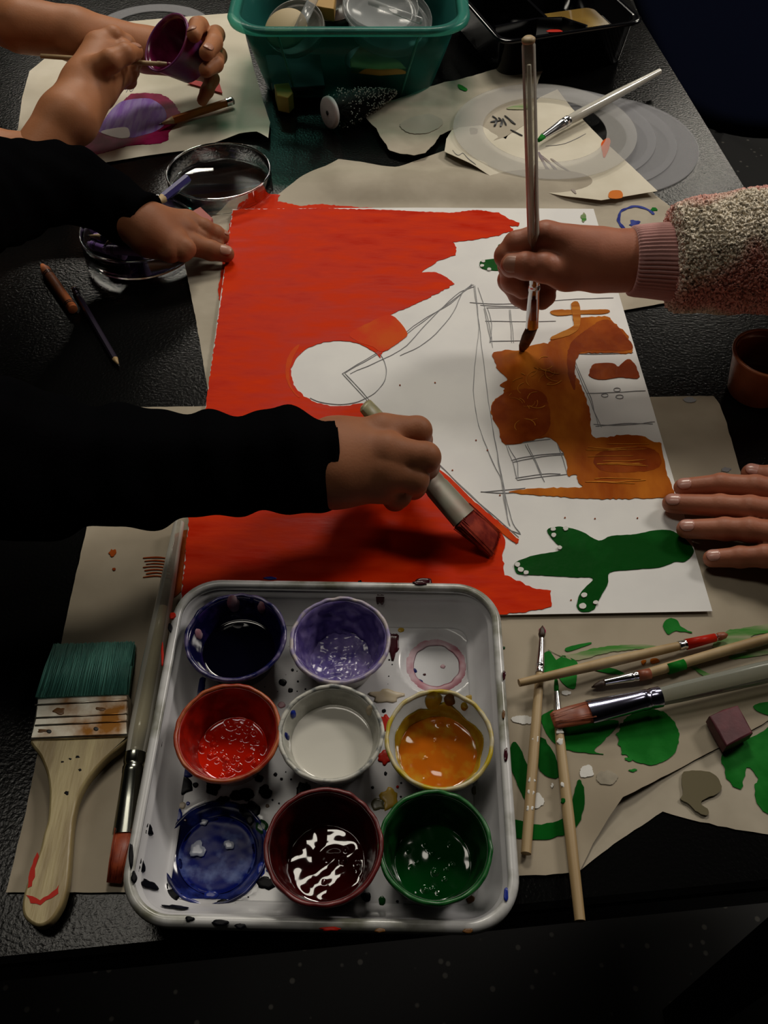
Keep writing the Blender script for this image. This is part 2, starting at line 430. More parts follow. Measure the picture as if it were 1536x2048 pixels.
def cloth_sdf(cones, cut=None, fold=.004, fs=38, h=.004, kc=.03, seed=0):
    pts = [];
    for a, b, ra, rb in cones: pts += [(a, ra), (b, rb)]
    A = np.array([tuple(p) for p, r in pts]); R = np.array([r for p, r in pts])[:, None]
    lo = (A-R).min(0)-.015; hi = (A+R).max(0)+.015
    def fn(X):
        d = None
        for a, b, ra, rb in cones:
            q = d_cone(X, a, b, ra, rb); d = q if d is None else smin(d, q, kc)
        x, y, z = X[..., 0], X[..., 1], X[..., 2]
        w = np.sin(x*fs*2.1+1.3*np.sin(y*31+seed)+z*23)*.5+np.sin(x*fs*3.9+y*47+2*np.sin(z*37+seed))*.3+np.sin(y*fs*2.7-x*33+z*61)*.3
        d = d+fold*w
        if cut:
            for c, n in cut:
                c = np.array(tuple(c), np.float32); n = np.array(tuple(Vector(n).normalized()), np.float32)
                d = np.maximum(d, -((X-c)@n)) if False else np.where(((X-c)@n > -.02) & (((X-c)**2).sum(-1) < .012), np.maximum(d, (X-c)@n), d)
        return d
    return surf_nets(fn, lo, hi, h)

# ================================================================== THE SETTING
fm = mat('speckled_floor_tile', (.006, .006, .006), .6, spec=.2)
N, L = nodes(fm); b = N['Principled BSDF']
tc = N.new('ShaderNodeTexCoord'); vo = N.new('ShaderNodeTexVoronoi'); vo.inputs['Scale'].default_value = 42; L.new(tc.outputs['Object'], vo.inputs['Vector'])
cr = N.new('ShaderNodeValToRGB'); cr.color_ramp.elements[0].position = .10; cr.color_ramp.elements[1].position = .16
cr.color_ramp.elements[0].color = (.055, .052, .045, 1); cr.color_ramp.elements[1].color = (.006, .006, .006, 1)
L.new(vo.outputs['Distance'], cr.inputs[0]); L.new(cr.outputs[0], b.inputs['Base Color'])
fl = obj('floor', [(-3, -2, -.05), (3, -2, -.05), (3, 5, -.05), (-3, 5, -.05), (-3, -2, 0), (3, -2, 0), (3, 5, 0), (-3, 5, 0)],
         [(4, 5, 6, 7), (3, 2, 1, 0), (0, 1, 5, 4), (1, 2, 6, 5), (2, 3, 7, 6), (3, 0, 4, 7)], fm, smooth=False)
tag(fl, 'dark speckled tile floor far below the table', kind='structure')

wallm = mat('dim_wall_paint', (.03, .03, .028), .9, spec=.1)
for nm, p0, p1 in (('wall_back', (-3, 5, 0), (3, 5.1, 0)), ('wall_front', (-3, -2.1, 0), (3, -2, 0)), ('wall_left', (-3.1, -2, 0), (-3, 5, 0)), ('wall_right', (3, -2, 0), (3.1, 5, 0))):
    (xa, ya_, _), (xb, yb_, _) = p0, p1; Z = CEIL+.03
    tag(obj(nm, [(xa, ya_, 0), (xb, ya_, 0), (xb, yb_, 0), (xa, yb_, 0), (xa, ya_, Z), (xb, ya_, Z), (xb, yb_, Z), (xa, yb_, Z)], [(3, 2, 1, 0), (4, 5, 6, 7), (0, 1, 5, 4), (1, 2, 6, 5), (2, 3, 7, 6), (3, 0, 4, 7)], wallm, smooth=False), 'plain dim wall of the classroom, outside the view', kind='structure')
tag(obj('ceiling', [(-3, -2, CEIL+.03), (3, -2, CEIL+.03), (3, 5, CEIL+.03), (-3, 5, CEIL+.03), (-3, -2, CEIL+.1), (3, -2, CEIL+.1), (3, 5, CEIL+.1), (-3, 5, CEIL+.1)],
        [(3, 2, 1, 0), (4, 5, 6, 7), (0, 1, 5, 4), (1, 2, 6, 5), (2, 3, 7, 6), (3, 0, 4, 7)], wallm, smooth=False), 'plain ceiling above the work table', kind='structure')
# ------------------------------------------------------------------ table
R0, R1 = P(1505, 395), P(1275, 20); E = (R1-R0).normalized(); E.z = 0
F0, F1 = P(0, 1932), P(1500, 1780); G = (F1-F0).normalized()
def isect(p, d, q, e):
    den = d.x*e.y-d.y*e.x; t = ((q.x-p.x)*e.y-(q.y-p.y)*e.x)/den; return p+d*t
FR = isect(F0, G, R0, E); FL = FR-G*.72; BR = FR+E*1.55; BL = BR+Vector((-.70, -.06, 0))
table = thing('table', ((FR.x+FL.x)/2, .8, 0), 'black laminate work table under all the papers and paints', 'table')
tp = [FL, FR, BR, BL]; cen = sum((Vector(q) for q in tp), Vector())/4
def inset(p, d): v = Vector(cen)-Vector(p); v.z = 0; return Vector(p)+v.normalized()*d
vs = []
for z, d in ((0, .0045), (-.0015, .0012), (-.004, 0), (-.026, 0), (-.030, .003)):
    for q in tp: w = inset(q, d); vs.append((w.x, w.y, TT+z))
fs = [(0, 1, 2, 3), (19, 18, 17, 16)]
for k in range(4):
    for i in range(4): j = (i+1) % 4; fs.append((k*4+j, k*4+i, (k+1)*4+i, (k+1)*4+j))
obj('tabletop', vs, fs, M['table'], table, smooth=False)
def boxv(p0, p1, w, z0, z1):
    p0 = Vector(p0); p1 = Vector(p1); d = (p1-p0).normalized(); s = Vector((-d.y, d.x, 0))*w/2
    q = [p0+s, p0-s, p1-s, p1+s]
    return [(v.x, v.y, z0) for v in q]+[(v.x, v.y, z1) for v in q], [(3, 2, 1, 0), (4, 5, 6, 7), (0, 1, 5, 4), (1, 2, 6, 5), (2, 3, 7, 6), (3, 0, 4, 7)]
ins = [inset(q, .05) for q in tp]
for i in range(4):
    a, b2 = ins[i], ins[(i+1) % 4]
    v, f = boxv(a, b2, .02, TT-.10, TT-.0301); obj('apron', v, f, M['table_edge'], table, smooth=False)
for q in ins:
    v, f = boxv(q-Vector((.025, 0, 0)), q+Vector((.025, 0, 0)), .05, 0.0, TT-.0301); obj('leg', v, f, M['dark_metal'], table, smooth=False)

# ------------------------------------------------------------------ stool seat beyond the right edge
SZ = -.30
sc_ = P(1475, 85, SZ)
stool = thing('stool', (sc_.x, sc_.y, 0), 'black round-edged stool beyond the right edge of the table', 'stool')
navy = mat('navy_black_seat', (.0015, .002, .005), 1.0, spec=.0)
def srect(cx, cy, hx, hy, r, n=12):
    out = []
    for (sx, sy, a0) in ((1, 1, 0), (-1, 1, 90), (-1, -1, 180), (1, -1, 270)):
        for i in range(n):
            a = math.radians(a0+90*i/(n-1)); out.append((cx+sx*(hx-r)+r*math.cos(a), cy+sy*(hy-r)+r*math.sin(a)))
    return out
lowy = P(1480, 268, SZ).y
hx, hy = .20, (sc_.y-lowy+.12)
scx, scy = sc_.x+.045, lowy+hy
vs = []; prof = [(-.03, -.02), (-.008, -.012), (0, 0), (-.004, .014), (-.02, .018), (-.05, .014)]
ring_n = None
for off, z in prof:
    q = srect(scx, scy, hx+off, hy+off, .13+off); ring_n = len(q); vs += [(x, y, TT+SZ+z) for x, y in q]
fs = []
for k in range(len(prof)-1):
    for i in range(ring_n): j = (i+1) % ring_n; fs.append((k*ring_n+i, k*ring_n+j, (k+1)*ring_n+j, (k+1)*ring_n+i))
fs += [tuple(range(ring_n-1, -1, -1)), tuple((len(prof)-1)*ring_n+i for i in range(ring_n))]
obj('seat', vs, fs, navy, stool)
for sx in (-1, 1):
    for sy in (-1, 1):
        t = Vector((scx+sx*(hx-.07)+(-.03 if sx < 0 else 0), scy+sy*(hy-.06), TT+SZ-.02)); bt = Vector((t.x+sx*.04, t.y+sy*.03, 0.0))
        v, f = axis(bt, t, [(0, .011, .011), (1, .011, .011)], 16); obj('leg', v, f, M['dark_metal'], stool)
v, f = loft([Vector((x, y, TT+SZ+.019)) for x, y in [(scx-.10, scy+.05), (scx, scy+.055), (scx+.12, scy+.05)]], [(.004, .004)]*3, n=10)
obj('seat_trim', v, f, M['chrome'], stool)

# ================================================================== PAPERS
def lvl(z, a=.0003, sc=14, seed=0): return lambda x, y: z+a*nz2(x, y, sc, seed)
z_under = lvl(.0006, .0002, 12, 3)
pB = pxpoly([(1150, 1748), (1240, 1680), (1325, 1624), (1400, 1645), (1470, 1660), (1560, 1674), (1700, 1690), (1700, 1250), (1300, 1450), (1150, 1640)])
s2 = slab('masking_paper', densify(pB, .004, .0004, 2, 200), z_under, .0003, M['tan2'])
tag(s2, 'lowest tan paper sheet at the lower right with a wet grey paint blot', 'paper')
fold = P(1248, 1600)
def z_main(x, y):
    d = math.hypot(x-fold.x, y-fold.y)
    e = P(1400, 1516); 
    return .0016+.0003*nz2(x, y, 13, 5)+.0035*math.exp(-(d/.022)**2)
pA = pxpoly([(250, 817), (415, 816), (600, 830), (900, 830), (1200, 900), (1300, 797), (1360, 796), (1425, 795), (1438, 812), (1452, 850), (1466, 900), (1480, 948), (1600, 980), (1740, 1050), (1740, 1340),
             (1536, 1443), (1470, 1480), (1400, 1516), (1320, 1560), (1252, 1597), (1242, 1602), (1215, 1640), (1185, 1690), (1158, 1746), (1090, 1752), (1030, 1753), (700, 1775), (270, 1787), (14, 1787), (50, 1640), (100, 1400), (140, 1210), (180, 1035), (215, 930)])
s1 = slab('masking_paper', densify(pA, .004, .0003, 7, 200), z_main, .0003, M['tan'], grid=.004)
tag(s1, 'large tan masking paper sheet lying under the paint tray and the green smiling face', 'paper')
# lower blot and green on the lowest sheet
film('grey_paint_blot', [(1365, 1548), (1384, 1541), (1419, 1544), (1440, 1562), (1441, 1583), (1412, 1597), (1401, 1607), (1417, 1621), (1412, 1629), (1391, 1621), (1377, 1607), (1361, 1597), (1366, 1586)], z_under, M['grey_paint'], s2, .0004, .0012, seed=3)
film('green_paint_patch', [(1447, 1506), (1489, 1482), (1523, 1464), (1560, 1450), (1580, 1640), (1545, 1632), (1516, 1604), (1510, 1572), (1516, 1555), (1496, 1534), (1483, 1578), (1454, 1555), (1449, 1530)], z_under, M['green_wash'], s2, .001, seed=5)

GP = [
 ('green_paint_patch', [(1326, 1248), (1342, 1237), (1356, 1244), (1363, 1255), (1384, 1267), (1352, 1262), (1335, 1269)], 'green_wash'),
 ('green_paint_stroke', [(1134, 1295), (1178, 1286), (1178, 1290), (1136, 1304)], 'green_wash'),
 ('green_paint_patch', [(1086, 1311), (1101, 1305), (1112, 1321), (1129, 1312), (1154, 1325), (1154, 1346), (1150, 1378), (1129, 1372), (1110, 1349), (1086, 1349)], 'green_wash'),
 ('green_paint_stroke', [(1185, 1339), (1223, 1337), (1251, 1351), (1209, 1346)], 'green_wash'),
 ('green_paint_patch', [(1082, 1436), (1115, 1422), (1174, 1443), (1237, 1443), (1209, 1482), (1188, 1503), (1206, 1511), (1157, 1506), (1122, 1496), (1098, 1475)], 'green_wash'),
 ('painted_eye', [(1023, 1489), (1035, 1489), (1052, 1527), (1061, 1555), (1059, 1590), (1049, 1600), (1035, 1569), (1021, 1534)], 'green'),
 ('painted_eye', [(1061, 1480), (1084, 1477), (1105, 1503), (1117, 1534), (1117, 1555), (1101, 1557), (1080, 1541), (1070, 1510)], 'green'),
 ('painted_smile', [(1020, 1640), (1070, 1649), (1115, 1642), (1140, 1621), (1147, 1586), (1157, 1562), (1168, 1586), (1164, 1632), (1147, 1660), (1115, 1674), (1080, 1680), (1020, 1672)], 'green'),
 ('green_paint_patch', [(1508, 1410), (1560, 1405), (1560, 1433), (1520, 1426)], 'green_wash'),
 ('pale_green_smear', [(1425, 1290), (1454, 1263), (1480, 1258), (1540, 1250), (1560, 1262), (1500, 1275), (1560, 1290), (1555, 1305), (1480, 1318), (1458, 1315), (1500, 1300), (1440, 1300)], 'green_pale'),
 ('pale_green_smear', [(1096, 1300), (1130, 1312), (1200, 1295), (1290, 1290), (1310, 1296), (1220, 1305), (1150, 1322)], 'green_pale'),
 ('pale_green_smear', [(1375, 1330), (1385, 1329), (1410, 1345), (1425, 1352), (1412, 1356), (1395, 1345)], 'green_pale'),
 ('brown_dab', [(1282, 1323), (1292, 1321), (1286, 1331)], 'brown'), ('brown_dab', [(1300, 1320), (1312, 1317), (1319, 1324), (1304, 1328)], 'brown'),
 ('white_dab', blob(1045, 1440, 23, 9, 20, .1, 1), 'white_paint'), ('white_dab', blob(1133, 1387, 10, 5, 14, .2, 2), 'white_paint'),
 ('white_dab', blob(1171, 1546, 13, 14, 16, .2, 3), 'white_paint'), ('white_dab', blob(1075, 1602, 12, 12, 16, .2, 4), 'white_paint'), ('white_dab', blob(1104, 1572, 3, 5, 12, .2, 5), 'white_paint'),
 ('grey_stain', blob(1210, 1560, 22, 14, 18, .12, 6), 'damp'),
 ('red_dab', blob(226, 1106, 7, 7, 12, .3, 7), 'brown_dark'), ('red_dab', blob(228, 1139, 3, 3, 10, .2, 8), 'brown_dark'),
 ('rust_smear', [(350, 1070), (375, 1060), (372, 1130), (366, 1180), (345, 1200), (340, 1130)], 'brown_dark'),
 ('dark_dab', blob(1085, 1262, 6, 7, 12, .3, 9), 'magenta'), ('grey_mark', blob(1452, 940, 10, 5, 14, .3, 10), 'pencil_line'),
 ('grey_mark', blob(1378, 800, 13, 5, 14, .3, 11), 'pencil_line'), ('green_dab', blob(1265, 1545, 9, 4, 14, .3, 12), 'green_wash'), ('green_dab', blob(1255, 1521, 8, 4, 12, .3, 13), 'green_wash')]
for i, (nm, pts, mk) in enumerate(GP):
    film(nm, pts, z_main, M[mk], s1, .0005 if len(pts) > 4 else .0002, seed=i+10, zp=.0015)
for k in range(7): strokes('rust_brush_mark', [[(286+3*(k % 3), 1116+6.5*k), (315, 1114+6.5*k), (346-4*(k % 2), 1119+6.5*k)]], z_main, .0011, M['brown_dark'], s1, zp=.0015)
# round scrubbed green spot, feathered at the left
rnd = random.Random(4); pts = []
for i in range(70):
    t = 2*math.pi*i/70; k = 1+.03*rnd.random()
    if 2.2 < t < 4.0: k += rnd.choice((0, .12))*rnd.random()
    pts.append((1297+60*k*math.cos(t)*1.0, 1475+56*k*math.sin(t)))
film('round_green_spot', pts, z_main, M['green_wash'], s1, .0003, seed=50, zp=.0015)

# upper backing sheet with a rolled swell along its lower edge
ya, yb = P(700, 405).y, P(700, 330).y
def z_up(x, y):
    t = max(0, min(1, (y-ya+.004)/(yb-ya)))
    s = math.sin(math.pi*min(1, t*1.0))
    side = max(0, min(1, (x-P(560, 400).x)/.05))*max(0, min(1, (P(1290, 380).x-x)/.08))
    return .0014+.0003*nz2(x, y, 13, 8)+.007*s*side
pC = pxpoly([(556, 392), (600, 362), (644, 339), (677, 321), (720, 326), (790, 339), (826, 326), (900, 300), (1100, 300), (1250, 335), (1277, 360), (1310, 393), (1339, 414), (1400, 500), (1420, 570), (1328, 609), (1243, 624), (1205, 700), (1150, 800), (600, 800), (418, 792), (392, 640), (365, 505), (348, 470), (400, 450), (462, 415), (510, 402)])
s3 = slab('masking_paper', densify(pC, .004, .0003, 9, 200), z_up, .0003, M['tan2'], grid=.005)
tag(s3, 'tan masking paper behind the painting with red brushed over its edge and a blue doodle', 'paper')
film('red_paint_spill', [(468, 424), (480, 412), (500, 405), (508, 388), (520, 396), (530, 386), (560, 390), (556, 402), (600, 412), (640, 408), (668, 410), (720, 414), (770, 418), (765, 430), (600, 428), (470, 432)], z_up, M['red'], s3, .0012, seed=60)
film('red_paint_spill', [(440, 560), (452, 480), (464, 425), (474, 425), (455, 600), (438, 600), (436, 575)], z_up, M['red'], s3, .0006, seed=61)
dood = []
for k in range(18):
    a = math.radians(-20-k*15.5); dood.append((1272+36*math.cos(a), 437+25*math.sin(a)))
strokes('blue_doodle_arc', [dood], z_up, .0035, M['blue_line'], s3, wob=.0008)
film('blue_doodle_spot', blob(1270, 446, 10, 7, 16, .4, 2), z_up, M['blue_line'], s3, .0006, seed=62)
strokes('dark_pen_scrawl', [[(1193, 446), (1200, 458), (1207, 468), (1214, 478)], [(1196, 458), (1206, 474), (1212, 482)]], z_up, .002, M['black_line'], s3)
film('green_dab', blob(1308, 418, 6, 4, 12, .3, 3), z_up, M['green_wash'], s3, .0003, seed=63)

# ------------------------------------------------------------------ the painting
z_pt = lambda x, y: .0042+.0005*math.sin(x*9+1)*math.cos(y*8)
pP = pxpoly([(465, 418), (828, 416), (1187, 418), (1306, 816), (1425, 1222), (900, 1231), (357, 1236), (378, 1040), (405, 860), (432, 660)], .0042)
ptg = slab('painting', densify(pP, .006), z_pt, .0003, M['paper'], grid=.008)
tag(ptg, 'large white paper with red sky, brown house and green cactus being painted', 'painting')
def pf(name, pts, mk, jit=.0006, **k): return film(name, pts, z_pt, M[mk], ptg, jit, zp=.0042, **k)
sun = [(677+96*math.cos(a), 747+66*math.sin(a)) for a in [math.radians(q) for q in range(0, 360, 6)]]
arc = [(677+95*math.cos(a), 747+65.5*math.sin(a)) for a in [math.radians(q) for q in range(-28, -300, -8)]]   # top right, over the left, to the bottom
red = [(466, 420), (563, 418), (658, 418), (765, 421), (903, 427), (950, 421), (997, 427), (1019, 440), (1040, 447), (1036, 454), (1019, 452), (1026, 462), (997, 472), (946, 481), (905, 485), (913, 496), (911, 511), (877, 522), (855, 537), (843, 545), (873, 545), (894, 556), (908, 568), (894, 578), (843, 603), (778, 631), (800, 646), (814, 666), (808, 677), (766, 704)] + arc + [(735, 806), (770, 838), (812, 878), (865, 926), (942, 997), (995, 1041), (1037, 1078), (1034, 1087), (1003, 1063), (1012, 1085), (1004, 1110), (1010, 1149), (1045, 1166), (1073, 1177), (1100, 1181), (1103, 1213), (1052, 1224), (1000, 1229), (700, 1231), (359, 1234), (376, 1055), (402, 880), (421, 745), (434, 660), (446, 570), (457, 480)]
pf('red_paint_sky', red, 'red', .0009, th=.00015, seed=70, grid=.01)
pf('orange_paint_stroke', [(700, 668), (740, 645), (778, 630), (800, 646), (814, 666), (808, 677), (766, 704), (745, 694), (715, 684)], 'red_thin', .0004, lift=.0004, seed=71)
pf('orange_paint_stroke', [(585, 700), (600, 690), (585, 720), (579, 745), (583, 775), (600, 795), (590, 790), (573, 760), (573, 725)], 'red_thin', .0003, lift=.0004, seed=72)
pf('orange_paint_stroke', [(866, 932), (900, 955), (950, 1005), (1000, 1046), (1034, 1078), (1030, 1085), (990, 1055), (940, 1008), (895, 968)], 'red_thin', .0002, lift=.0004, seed=73)
pf('brown_paint_wall', [(984, 708), (1010, 700), (1040, 701), (1072, 689), (1100, 685), (1104, 674), (1143, 656), (1147, 644), (1143, 610), (1158, 608), (1161, 635), (1208, 633), (1226, 644), (1254, 669), (1258, 683), (1263, 706), (1201, 706), (1140, 712), (1147, 744), (1165, 776), (1179, 819), (1181, 855), (1192, 875), (1240, 871), (1283, 871), (1308, 884), (1321, 887), (1328, 916), (1333, 945), (1342, 970), (1337, 993), (1204, 998), (1100, 992), (1043, 987), (1018, 984), (1061, 977), (1129, 975), (1163, 974), (1156, 964), (1151, 948), (1136, 952), (1134, 927), (1122, 898), (1100, 875), (1061, 880), (1011, 889), (997, 855), (986, 837), (982, 812), (1004, 787), (1007, 776), (1000, 769), (1015, 758), (997, 740), (988, 719)], 'brown', .0010, seed=90)
rnd = random.Random(9)
for i in range(26):
    cx, cy = (1048+rnd.uniform(-32, 32), 826+rnd.uniform(-32, 32)) if i < 12 else (1090+rnd.uniform(-60, 45), 735+rnd.uniform(-22, 45))
    r_ = rnd.uniform(10, 30); a0 = rnd.uniform(0, 6.28); sp_ = rnd.uniform(.8, 2.2)
    ln = [(cx+r_*math.cos(a0+sp_*k/5), cy+.7*r_*math.sin(a0+sp_*k/5)) for k in range(6)]
    strokes('light_brush_mark', [ln], z_pt, rnd.uniform(.0004, .0009), M['amber'], ptg, lift=.00085, zp=.0042)
for i in range(14):
    x0 = rnd.uniform(1170, 1220); y0 = rnd.uniform(885, 968); ln = [(x0, y0), (x0+40, y0+rnd.uniform(-3, 3)), (x0+rnd.uniform(60, 100), y0+rnd.uniform(-3, 3))]
    strokes('light_brush_mark', [ln], z_pt, rnd.uniform(.0004, .0008), M['amber'], ptg, lift=.00085, zp=.0042)
pf('dark_brown_patch', [(986, 836), (983, 812), (1004, 790), (1040, 778), (1085, 785), (1098, 815), (1100, 850), (1080, 874), (1011, 888), (997, 855)], 'brown_dark', .0006, lift=.0004, seed=91)
pf('dark_brown_patch', [(1140, 690), (1180, 655), (1215, 640), (1250, 672), (1260, 702), (1160, 706), (1150, 780), (1135, 740)], 'brown_dark', .0006, lift=.0004, seed=92)
pf('dark_brown_patch', [(1190, 910), (1250, 895), (1310, 900), (1318, 935), (1260, 945), (1200, 940)], 'brown_dark', .0006, lift=.0004, seed=93)
pf('ochre_paint_stroke', [(1100, 625), (1115, 620), (1160, 621), (1215, 620), (1211, 628), (1160, 629), (1115, 632)], 'ochre', .0003, lift=.0004, seed=94)
pf('ochre_paint_stroke', [(1104, 674), (1143, 655), (1147, 644), (1142, 609), (1158, 608), (1160, 650), (1146, 668), (1107, 680)], 'ochre', .0003, lift=.0006, seed=95)
pf('brown_window_patch', [(1181, 739), (1190, 728), (1224, 726), (1237, 733), (1254, 719), (1265, 723), (1277, 746), (1274, 757), (1237, 755), (1204, 759), (1179, 753)], 'brown_dark', .0006, seed=96)
pf('green_cactus', [(1028, 1131), (1038, 1121), (1070, 1110), (1122, 1100), (1108, 1082), (1094, 1060), (1115, 1053), (1140, 1056), (1164, 1063), (1197, 1081), (1223, 1072), (1272, 1068), (1307, 1061), (1340, 1061), (1366, 1075), (1384, 1093), (1387, 1107), (1370, 1123), (1349, 1124), (1318, 1135), (1265, 1139), (1220, 1145), (1215, 1170), (1195, 1205), (1188, 1219), (1168, 1224), (1154, 1215), (1157, 1194), (1168, 1177), (1185, 1156), (1140, 1154), (1059, 1149), (1035, 1147)], 'green', .0003, seed=100)
pf('green_cactus', [(959, 529), (965, 522), (996, 518), (1020, 520), (1020, 541), (979, 541), (963, 537)], 'green', .0002, seed=101)
pf('green_cactus', [(996, 492), (1004, 489), (1014, 491), (1010, 500), (1003, 504)], 'green', .0001, seed=102)
for i, (x, y, r) in enumerate([(1035, 1130, 5.5), (1041, 1140, 6), (1052, 1146, 5), (1106, 1059, 5), (1131, 1058, 5), (1107, 1071, 5), (1119, 1096, 4.5), (1168, 1191, 6), (1191, 1206, 5), (1165, 1213, 7)]):
    pf('white_dot', blob(x, y, r, r*.8, 14, .1, i), 'white_paint', 0, lift=.0005, th=.0007)
for i, (x, y) in enumerate([(1005, 494), (966, 524), (964, 533), (978, 540)]): pf('white_dot', blob(x, y, 4, 2.8, 12, .1, i), 'white_paint', 0, lift=.0005, th=.0005)
pf('faint_green_mark', blob(1167, 436, 5, 7, 12, .3, 4), 'green_pale', 0)
for i, (x, y) in enumerate([(800, 770), (870, 765), (900, 985), (952, 880), (975, 900), (1130, 1035), (1190, 1037), (1275, 1036), (905, 940), (1000, 990), (1142, 1200)]): pf('tiny_speck', blob(x, y, 1.6, 1.3, 8, .1, i), 'brown_dark', 0)
strokes('pencil_outline', [sun[-12:] + sun[:22]], z_pt, .0007, M['pencil_line'], ptg)
roof = [[(690, 750), (760, 710), (830, 660), (905, 605), (945, 575)], [(684, 752), (770, 700), (840, 648), (900, 612), (943, 573)], [(700, 752), (800, 705), (850, 655), (910, 596), (948, 578)], [(690, 750), (722, 785), (750, 815), (800, 862)], [(686, 752), (726, 796), (770, 838)],
        [(862, 920), (940, 992), (1000, 1052), (1041, 1072)], [(870, 925), (950, 1003), (1037, 1078)], [(800, 716), (850, 690), (900, 640), (925, 590), (945, 574)]]
house = [[(947, 574), (957, 647), (961, 683), (977, 808), (989, 880), (1004, 962), (1022, 1041), (1040, 1070)], [(950, 576), (957, 660), (947, 755), (950, 826), (972, 898), (1004, 970), (1014, 1041)], [(956, 580), (975, 640), (985, 700)], [(985, 860), (1000, 950), (1012, 1030), (1020, 1056)],
         [(939, 610), (1007, 613), (1093, 608), (1150, 603), (1226, 601)], [(960, 615), (1030, 618), (1060, 612)], [(961, 987), (1000, 990), (1060, 988)], [(961, 988), (1010, 984), (1050, 980)]]
win = [[(972, 620), (1057, 621)], [(975, 621), (983, 655), (979, 690)], [(968, 622), (981, 690)], [(981, 687), (1043, 686)], [(1020, 624), (1027, 690)], [(1018, 624), (1023, 690)], [(970, 647), (1057, 648), (1111, 647)], [(1063, 622), (1070, 640)],
       [(1011, 893), (1060, 887), (1100, 882)], [(1011, 893), (1025, 930), (1034, 964)], [(1015, 895), (1033, 928), (1036, 960)], [(1034, 964), (1080, 958), (1133, 953)], [(1030, 960), (1085, 952), (1120, 952)], [(1112, 888), (1124, 920), (1133, 953)], [(1022, 925), (1070, 915), (1129, 910)], [(1025, 929), (1080, 918), (1127, 913)], [(1050, 893), (1070, 930), (1088, 968)], [(1054, 892), (1083, 952)]]
door = [[(1140, 712), (1200, 713), (1265, 710)], [(1140, 712), (1172, 791), (1202, 859)], [(1150, 730), (1180, 800), (1196, 858)], [(1186, 853), (1240, 855), (1308, 848)], [(1190, 857), (1260, 851), (1304, 853)], [(1172, 791), (1230, 789), (1290, 786)]]
for (cx, cy) in ((1233, 784), (1238, 798), (1208, 795)): door.append([(cx+7*math.cos(a), cy+3.6*math.sin(a)) for a in [math.radians(q) for q in range(0, 361, 45)]])
for ln in roof+house+win+door: strokes('pencil_line', [ln], z_pt, .0006, M['pencil_line'], ptg, wob=.0003)

# ------------------------------------------------------------------ translucent rings right of the painting
ring_m = see_through('frosted_ring_plastic', (.36, .36, .38), .3, .5, spec=.1, k_fr=.15)
ring_w = see_through('milky_ring_plastic', (.50, .49, .47), .2, .5, spec=.1, k_fr=.15)
def flat_ring(px, py, ro, ri, z, th, m, name='plastic_ring'):
    c = P(px, py, z)
    v, f = lathe(c, [(ri, 0), (ri, th), (ro, th), (ro, 0)], 96, closed=True)
    o = obj(name, v, f, m); sharp(fixn(o), 40); return o
RL = ['frosted plastic ring peeking out farthest right under the others beside the stool', 'frosted plastic ring second from the outer right of the overlapping rings', 'frosted plastic ring just right of the black hole in the overlapping rings']
for i, (px, py, ro, ri, z) in enumerate([(1207, 285, .0865, .060, .0006), (1166, 276, .0855, .059, .0015), (1127, 266, .085, .058, .0024)]):
    tag(flat_ring(px, py, ro, ri, z, .0007, ring_m), RL[i], 'ring', 'frosted plastic rings overlapping on the table')
tag(flat_ring(304, 62, .0655, .048, .0004, .0007, ring_m), 'frosted grey plastic ring lying under the far edge of the purple picture', 'ring')

z4 = lambda x, y: .0052+.0025*abs(nz2(x, y, 26, 11))+.0012*abs(nz2(x, y, 60, 12))
p4 = pxpoly([(724, 233), (743, 224), (790, 211), (840, 192), (888, 175), (943, 166), (1000, 146), (1008, 141), (1028, 123), (1050, 130), (1090, 141), (1078, 165), (1070, 190), (1066, 250), (1010, 285), (980, 296), (935, 280), (905, 270), (880, 282), (868, 300), (850, 318), (828, 323), (800, 318), (779, 312), (762, 288), (750, 266), (735, 250)])
s4 = slab('scrap_paper', densify(p4, .003, .0006, 4, 250), z4, .0003, M['tan2'], grid=.004)
tag(s4, 'crumpled tan paper scrap between the bottle-brush tree and the rings', 'paper')
film('grey_stain', [(800, 258), (850, 238), (880, 244), (884, 258), (860, 272), (820, 276)], z4, M['grey_cloth'] if False else mat('grey_damp_stain', (.33, .29, .23), .5), s4, .0008, lift=.0005, seed=110)
film('green_dab', [(915, 178), (924, 180), (934, 188), (930, 192), (918, 186)], z4, M['green_wash'], s4, .0004, lift=.0005, seed=111)
for i, ln in enumerate([[(984, 240), (992, 248), (988, 262)], [(996, 244), (1003, 252), (1000, 262)], [(1004, 246), (1012, 260)], [(1008, 240), (1022, 252), (1030, 258)], [(980, 252), (1002, 250)], [(1020, 268), (1044, 280)]]):
    strokes('black_pen_mark', [ln], z4, .0026, M['black_line'], s4, lift=.0008)
film('pale_green_smear', [(1012, 225), (1050, 216), (1062, 224), (1030, 230)], z4, M['green_pale'], s4, .0004, lift=.0006, seed=112)
def z5(x, y):
    e = P(950, 350); d = math.hypot(x-e.x, y-e.y)
    return .0056+.0006*nz2(x, y, 20, 14)+.004*math.exp(-(d/.03)**2)
p5 = pxpoly([(1113, 190), (1140, 226), (1204, 292), (1277, 360), (1312, 394), (1200, 412), (1120, 402), (1060, 388), (1012, 379), (985, 372), (960, 358), (930, 340), (888, 316), (892, 290), (905, 268), (960, 262), (1010, 290), (1040, 240), (1078, 206)])
s5 = slab('tracing_paper', densify(p5, .004, .0002, 5, 200), z5, .0003, M['tan'] if False else M['cream'])
tag(s5, 'pointed cream paper sheet across the plastic rings with faint grey strokes and orange dabs', 'paper')
film('orange_dab', [(1219, 391), (1240, 390), (1242, 404), (1217, 404)], z5, M['orange_dab'], s5, .0003, seed=113)
film('vermilion_dab', [(1201, 294), (1214, 284), (1219, 290), (1216, 306), (1207, 324), (1203, 312)], z5, M['vermilion'], s5, .0003, seed=114)
